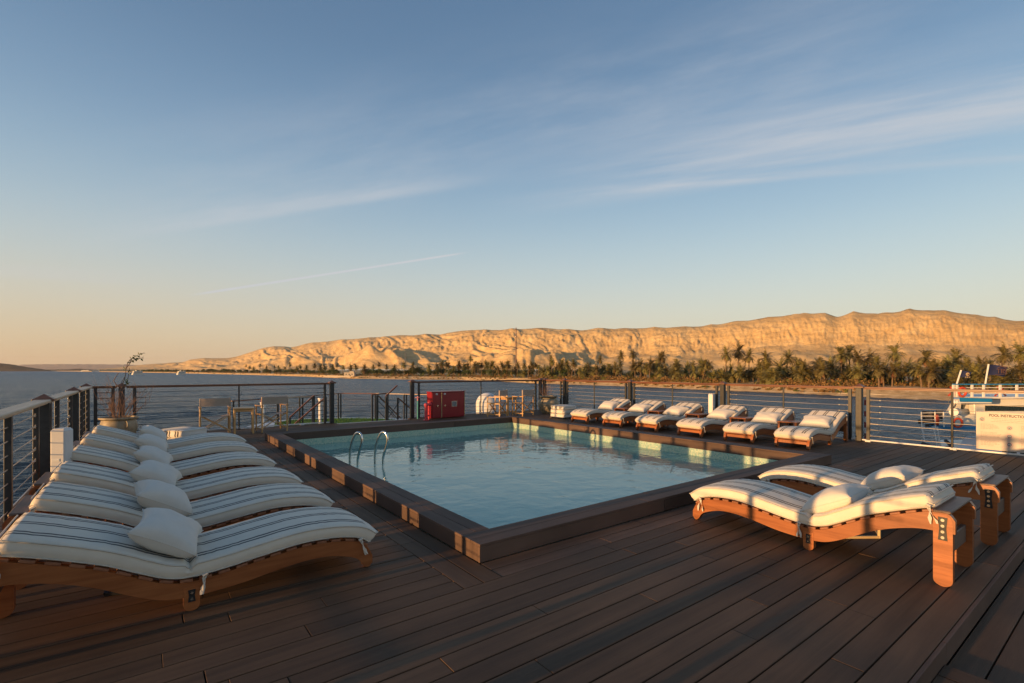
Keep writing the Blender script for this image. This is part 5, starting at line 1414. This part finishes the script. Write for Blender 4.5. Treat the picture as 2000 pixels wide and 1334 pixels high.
# ------------------------------------------------------------------ buildings, mast, wall on the bank
def house(px,d,w,dp,h,label,gz=None,win=3,par=True,rzo=0):
    gz=(HW+3.2) if gz is None else gz; q=BR(px,d); t=thing('house',label,'house',(q.x,q.y,gz),-TH+rzo,'pale houses on the far bank')
    mb=MB(); mb.box((0,0,h/2),(w,dp,h)); mb.build('wall',M['plaster'],t)
    mb=MB(); mb.box((0,0,h+.1),(w+.5,dp+.5,.2)); 
    if par: mb.box((w*.2,0,h+.9),(w*.4,dp*.6,1.4))
    mb.build('roof',M['plaster'],t)
    for k in range(win): mb=MB(); mb.box((-w/2+w*(k+.7)/(win+.4),-dp/2-.03,h*.55),(w*.1,.08,h*.3)); mb.build('window',M['glass_dark'],t)
    mb=MB(); mb.box((w*.1,-dp/2-.03,h*.22),(w*.08,.08,h*.44)); mb.build('door',M['glass_dark'],t)
house(684,590,12,8,4.6,'small pale flat roofed building behind a low wall by the water',HW+2.6)
house(1604,272,4.6,5,3.4,'pale house with pink roof terrace behind the palms',HW+5.2,2)
mb=MB(); a=BR(632,612); b=BR(704,600); mb.bar((a.x,a.y,HW+2.1),(b.x,b.y,HW+2.1),.4,1.8); tag(mb.build('quay_wall',M['plaster']),'low pale quay wall in front of the small flat roofed building','wall','pale walls on the far bank')
mb=MB(); pr=None
for px in range(1500,1940,40):
    q=BR(px,wl(px)+85)
    if pr is not None: mb.bar((pr.x,pr.y,HW+4.9),(q.x,q.y,HW+4.9),.35,.5)
    pr=q
tag(mb.build('road_wall',M['white']),'long low whitewashed road wall behind the palms','wall','pale walls on the far bank')
def mast(px,d,top,w,label,mat,name='lattice_mast',bw=None):
    q=BR(px,d); t=thing(name,label,'mast',(q.x,q.y,HW+3.5),0); H_=ZH(top,d)-HW-3.5; mb=MB(); bw=bw or w
    for sx,sy in((-1,-1),(1,-1),(1,1),(-1,1)): mb.tube([(sx*bw/2,sy*bw/2,0),(sx*w/2,sy*w/2,H_)],.10,5)
    mb.build('leg_frame',mat,t); mb=MB(); n=int(H_/ (w*1.3)); 
    for k in range(n):
        z0=H_*k/n;z1=H_*(k+1)/n; f=lambda z:(bw+(w-bw)*z/H_)/2
        for s in (-1,1):
            mb.tube([(-f(z0),s*f(z0),z0),(f(z1),s*f(z1),z1)],.06,4); mb.tube([(s*f(z0),f(z0),z0),(s*f(z1),-f(z1),z1)],.06,4); mb.tube([(-f(z1),s*f(z1),z1),(f(z1),s*f(z1),z1)],.05,4)
    mb.build('lattice',mat,t); return t,H_
t,H_=mast(1008,520,640,1.0,'tall slim reddish lattice mast above the palm grove',M['mast'])
mb=MB(); mb.box((.3,0,H_*.9),(.8,.8,1.5)); mb.box((-.3,0,H_*.82),(.5,.6,1.2)); mb.build('antenna',M['label_white'],t)
for px,tp in ((785,692),(792,689)):
    t,H_=mast(px,900,tp,1.0,'thin steel pylon, '+('left' if px==785 else 'right')+' of the pair before the shaded slope',M['steel_far'],'steel_pylon',2.2)
# distant river boats
def rboat(px,d,w,h,label,rz=.3):
    q=BR(px,d); t=thing('river_cruiser',label,'boat',(q.x,q.y,HW),-TH+rz,'white cruise boats far up the river')
    mb=MB(); mb.box((0,0,h*.12),(w,7,h*.28)); mb.build('hull',M['boat_white'],t)
    for k in range(3): 
        mb=MB(); mb.box((w*.03*k,0,h*(.36+.2*k)),(w*(.88-.02*k),6.6,h*.13)); mb.build('deck_level',M['boat_white'],t)
        mb=MB(); mb.box((w*.03*k,0,h*(.27+.2*k)),(w*(.86-.02*k),6.4,h*.09)); mb.build('window_band',M['glass_dark'],t)
    mb=MB(); mb.box((w*.1,0,h*.93),(w*.5,6,h*.04)); 
    for s in(-1,1): mb.box((w*.1+s*w*.22,0,h*.86),(.3,5.5,h*.12))
    mb.build('awning',M['boat_white'],t)
rboat(268,1080,19,10,'white cruise boat far upriver, right behind the leafy shoot',1.05)
rboat(354,1100,17,9.5,'white cruise boat far upriver, nearest the sandy bank',1.05)
rboat(187,3000,36,14,'small hazy bluish boat on the horizon left of the planter',.6)
rboat(166,3600,60,12,'long hazy boat on the horizon at far left',.1)

# ------------------------------------------------------------------ haze
HAZE=True
if HAZE:
    mb=MB(); x0,x1,y0,y1=-9000,24000,-1500,26000; mb.box(((x0+x1)/2,(y0+y1)/2,(460+HW-2.5)/2),(x1-x0,y1-y0,460-HW+2.5))
    m=bpy.data.materials.new('haze_air'); m.use_nodes=True; nt=m.node_tree; nt.nodes.clear(); out=N(nt,'ShaderNodeOutputMaterial'); pv=N(nt,'ShaderNodeVolumePrincipled'); pv.inputs['Density'].default_value=2.2e-5; pv.inputs['Color'].default_value=(.92,.88,.86,1); pv.inputs['Anisotropy'].default_value=.2
    nt.links.new(pv.outputs[0],out.inputs['Volume']); o=mb.build('haze',m,kind='stuff')

# ------------------------------------------------------------------ light and sky
EL=rad(3.7); AZ=rad(1.5)     # sun low over the left shore
sd=Vector((-math.cos(EL)*math.cos(AZ),math.cos(EL)*math.sin(AZ),math.sin(EL)))
sl=bpy.data.lights.new('sun','SUN'); sl.energy=3.5; sl.angle=rad(.5); sl.color=(1.0,.56,.22)
so=bpy.data.objects.new('sun',sl); col.objects.link(so); so.rotation_euler=(-sd).to_track_quat('-Z','Y').to_euler(); so.location=(-30,0,20)
w=bpy.data.worlds.new('World'); scene.world=w; w.use_nodes=True; nt=w.node_tree; nt.nodes.clear()
out=N(nt,'ShaderNodeOutputWorld'); bg=N(nt,'ShaderNodeBackground'); bg.inputs['Strength'].default_value=.15
sk=N(nt,'ShaderNodeTexSky',sky_type='NISHITA'); sk.sun_disc=False; sk.sun_elevation=EL; sk.sun_rotation=rad(-90+1.5); sk.altitude=100; sk.air_density=1.0; sk.dust_density=1.2; sk.ozone_density=2.0
tc=N(nt,'ShaderNodeTexCoord')
def vm(op,a,b=None):
    n_=N(nt,'ShaderNodeVectorMath',operation=op); nt.links.new(a,n_.inputs[0])
    if b is not None:
        if isinstance(b,(tuple,Vector)): n_.inputs[1].default_value=tuple(b)
        else: nt.links.new(b,n_.inputs[1])
    return n_
def mt(op,a,b=None,c=None):
    n_=N(nt,'ShaderNodeMath',operation=op)
    for i,x in enumerate((a,b,c)):
        if x is None: continue
        if isinstance(x,(int,float)): n_.inputs[i].default_value=x
        else: nt.links.new(x,n_.inputs[i])
    return n_.outputs[0]
D=vm('NORMALIZE',tc.outputs['Generated']).outputs[0]
def dirp(px,py):
    u=(px-1000)/F_PX; return Vector((S_+u*C_,C_-u*S_,(723-py)/F_PX)).normalized()
def smooth(x,a,b,lo=0,hi=1):
    n_=N(nt,'ShaderNodeMapRange',interpolation_type='SMOOTHSTEP'); nt.links.new(x,n_.inputs[0]); n_.inputs[1].default_value=a; n_.inputs[2].default_value=b; n_.inputs[3].default_value=lo; n_.inputs[4].default_value=hi; return n_.outputs[0]
def cloudband(p,q,width,ext0,ext1,scale,amp,thr=.45,fade=.25,asym=1):
    a=dirp(*p);b=dirp(*q); nrm=a.cross(b).normalized(); 
    if nrm.z<0: nrm=-nrm
    t=(b-a*(a.dot(b))).normalized(); L=math.acos(a.dot(b))
    dist=vm('DOT_PRODUCT',D,nrm).outputs['Value']; ax=vm('DOT_PRODUCT',D,t).outputs['Value']; ay=vm('DOT_PRODUCT',D,a).outputs['Value']
    ang=mt('ARCTAN2',ax,ay)
    cb=N(nt,'ShaderNodeCombineXYZ'); nt.links.new(mt('MULTIPLY',ang,scale[0]),cb.inputs[0]); nt.links.new(mt('MULTIPLY',dist,scale[1]),cb.inputs[1]); cb.inputs[2].default_value=p[0]*.013
    n_=N(nt,'ShaderNodeTexNoise'); n_.inputs['Scale'].default_value=1; n_.inputs['Detail'].default_value=8; n_.inputs['Roughness'].default_value=.62; n_.inputs['Distortion'].default_value=.15; nt.links.new(cb.outputs[0],n_.inputs['Vector'])
    up=smooth(dist,0,width,1,0); dn=smooth(dist,-width*.45*asym,0,0,1)
    e=mt('MULTIPLY',smooth(ang,ext0,ext0+fade),smooth(ang,L+ext1-fade,L+ext1,1,0))
    m_=mt('MULTIPLY',mt('MULTIPLY',up,dn),e)
    # in front only
    m_=mt('MULTIPLY',m_,smooth(ay,0,.1))
    return mt('MULTIPLY',mt('MULTIPLY',m_,smooth(n_.outputs['Fac'],thr-.2,thr+.32)),amp)
bands=[cloudband((1150,384),(2000,250),.16,-.25,.9,(2.0,24),.52,.46,.5,.4),
       cloudband((1000,392),(1750,330),.018,-.1,.5,(4,90),.30,.42,.4),
       cloudband((210,462),(900,360),.05,-.12,.15,(3,36),.32,.42,.3,.6),
       cloudband((300,440),(1500,150),.20,-.2,.4,(3,14),.22,.48,.4),
       cloudband((20,535),(260,548),.02,-.1,.05,(4,60),.22,.4,.1),
       cloudband((1300,300),(2000,190),.05,-.1,.5,(3,40),.30,.46,.4),
       cloudband((370,577),(920,492),.0028,-.012,.004,(3,60),1.1,.02,.07,2.2)]
tot=bands[0]
for b_ in bands[1:]: tot=mt('ADD',tot,b_)
tot=mt('MINIMUM',mt('MULTIPLY',tot,1.35),.8)
mx=N(nt,'ShaderNodeMix',data_type='RGBA'); nt.links.new(tot,mx.inputs[0])
sx_=N(nt,'ShaderNodeSeparateXYZ'); nt.links.new(D,sx_.inputs[0])
elev=mt('MAXIMUM',sx_.outputs[2],0.0)
hz=mt('MULTIPLY',mt('POWER',2.71828,mt('MULTIPLY',elev,-1/.10)),.9)
az=mt('ADD',mt('MULTIPLY',vm('DOT_PRODUCT',D,Vector((C_,-S_,0))).outputs['Value'],.75),.5)
hc=N(nt,'ShaderNodeMix',data_type='RGBA'); nt.links.new(az,hc.inputs[0]); hc.inputs[6].default_value=(2.15,1.45,.78,1); hc.inputs[7].default_value=(2.4,2.15,1.65,1)
hm=N(nt,'ShaderNodeMix',data_type='RGBA'); nt.links.new(hz,hm.inputs[0]); rp=N(nt,'ShaderNodeValToRGB'); rp.color_ramp.interpolation='B_SPLINE'; el_=rp.color_ramp.elements
def lin_(c): return tuple(((x/255+.055)/1.055)**2.4 for x in c)
STP=[(0,(216,207,184)),(.09,(210,209,196)),(.18,(190,205,208)),(.28,(158,186,204)),(.40,(124,156,186)),(.54,(96,127,160)),(.75,(78,106,140)),(1,(68,94,128))]
while len(el_)<len(STP): el_.new(.5)
for i_,(p_,c_) in enumerate(STP): el_[i_].position=p_; el_[i_].color=(*[x*.4 for x in lin_(c_)],1)
nt.links.new(elev,rp.inputs[0]); rs=vm('SCALE',rp.outputs[0]); rs.inputs['Scale'].default_value=1/.4/.3*.98
sm_=N(nt,'ShaderNodeMix',data_type='RGBA'); sm_.inputs[0].default_value=.75; nt.links.new(sk.outputs[0],sm_.inputs[6]); nt.links.new(rs.outputs[0],sm_.inputs[7])
nt.links.new(sm_.outputs[2],hm.inputs[6]); nt.links.new(hc.outputs[2],hm.inputs[7])
nt.links.new(hm.outputs[2],mx.inputs[6])
CLOUDC=N(nt,'ShaderNodeMix',data_type='RGBA'); CLOUDC.inputs[0].default_value=1
mx.inputs[7].default_value=(1.8,1.85,1.95,1)
nt.links.new(mx.outputs[2],bg.inputs['Color']); nt.links.new(bg.outputs[0],out.inputs[0])
scene.view_settings.view_transform='Standard'; scene.view_settings.look='None'; scene.view_settings.gamma=1
scene.view_settings.exposure=1.15
scene.render.engine='CYCLES'
scene.cycles.max_bounces=8; scene.cycles.transparent_max_bounces=12
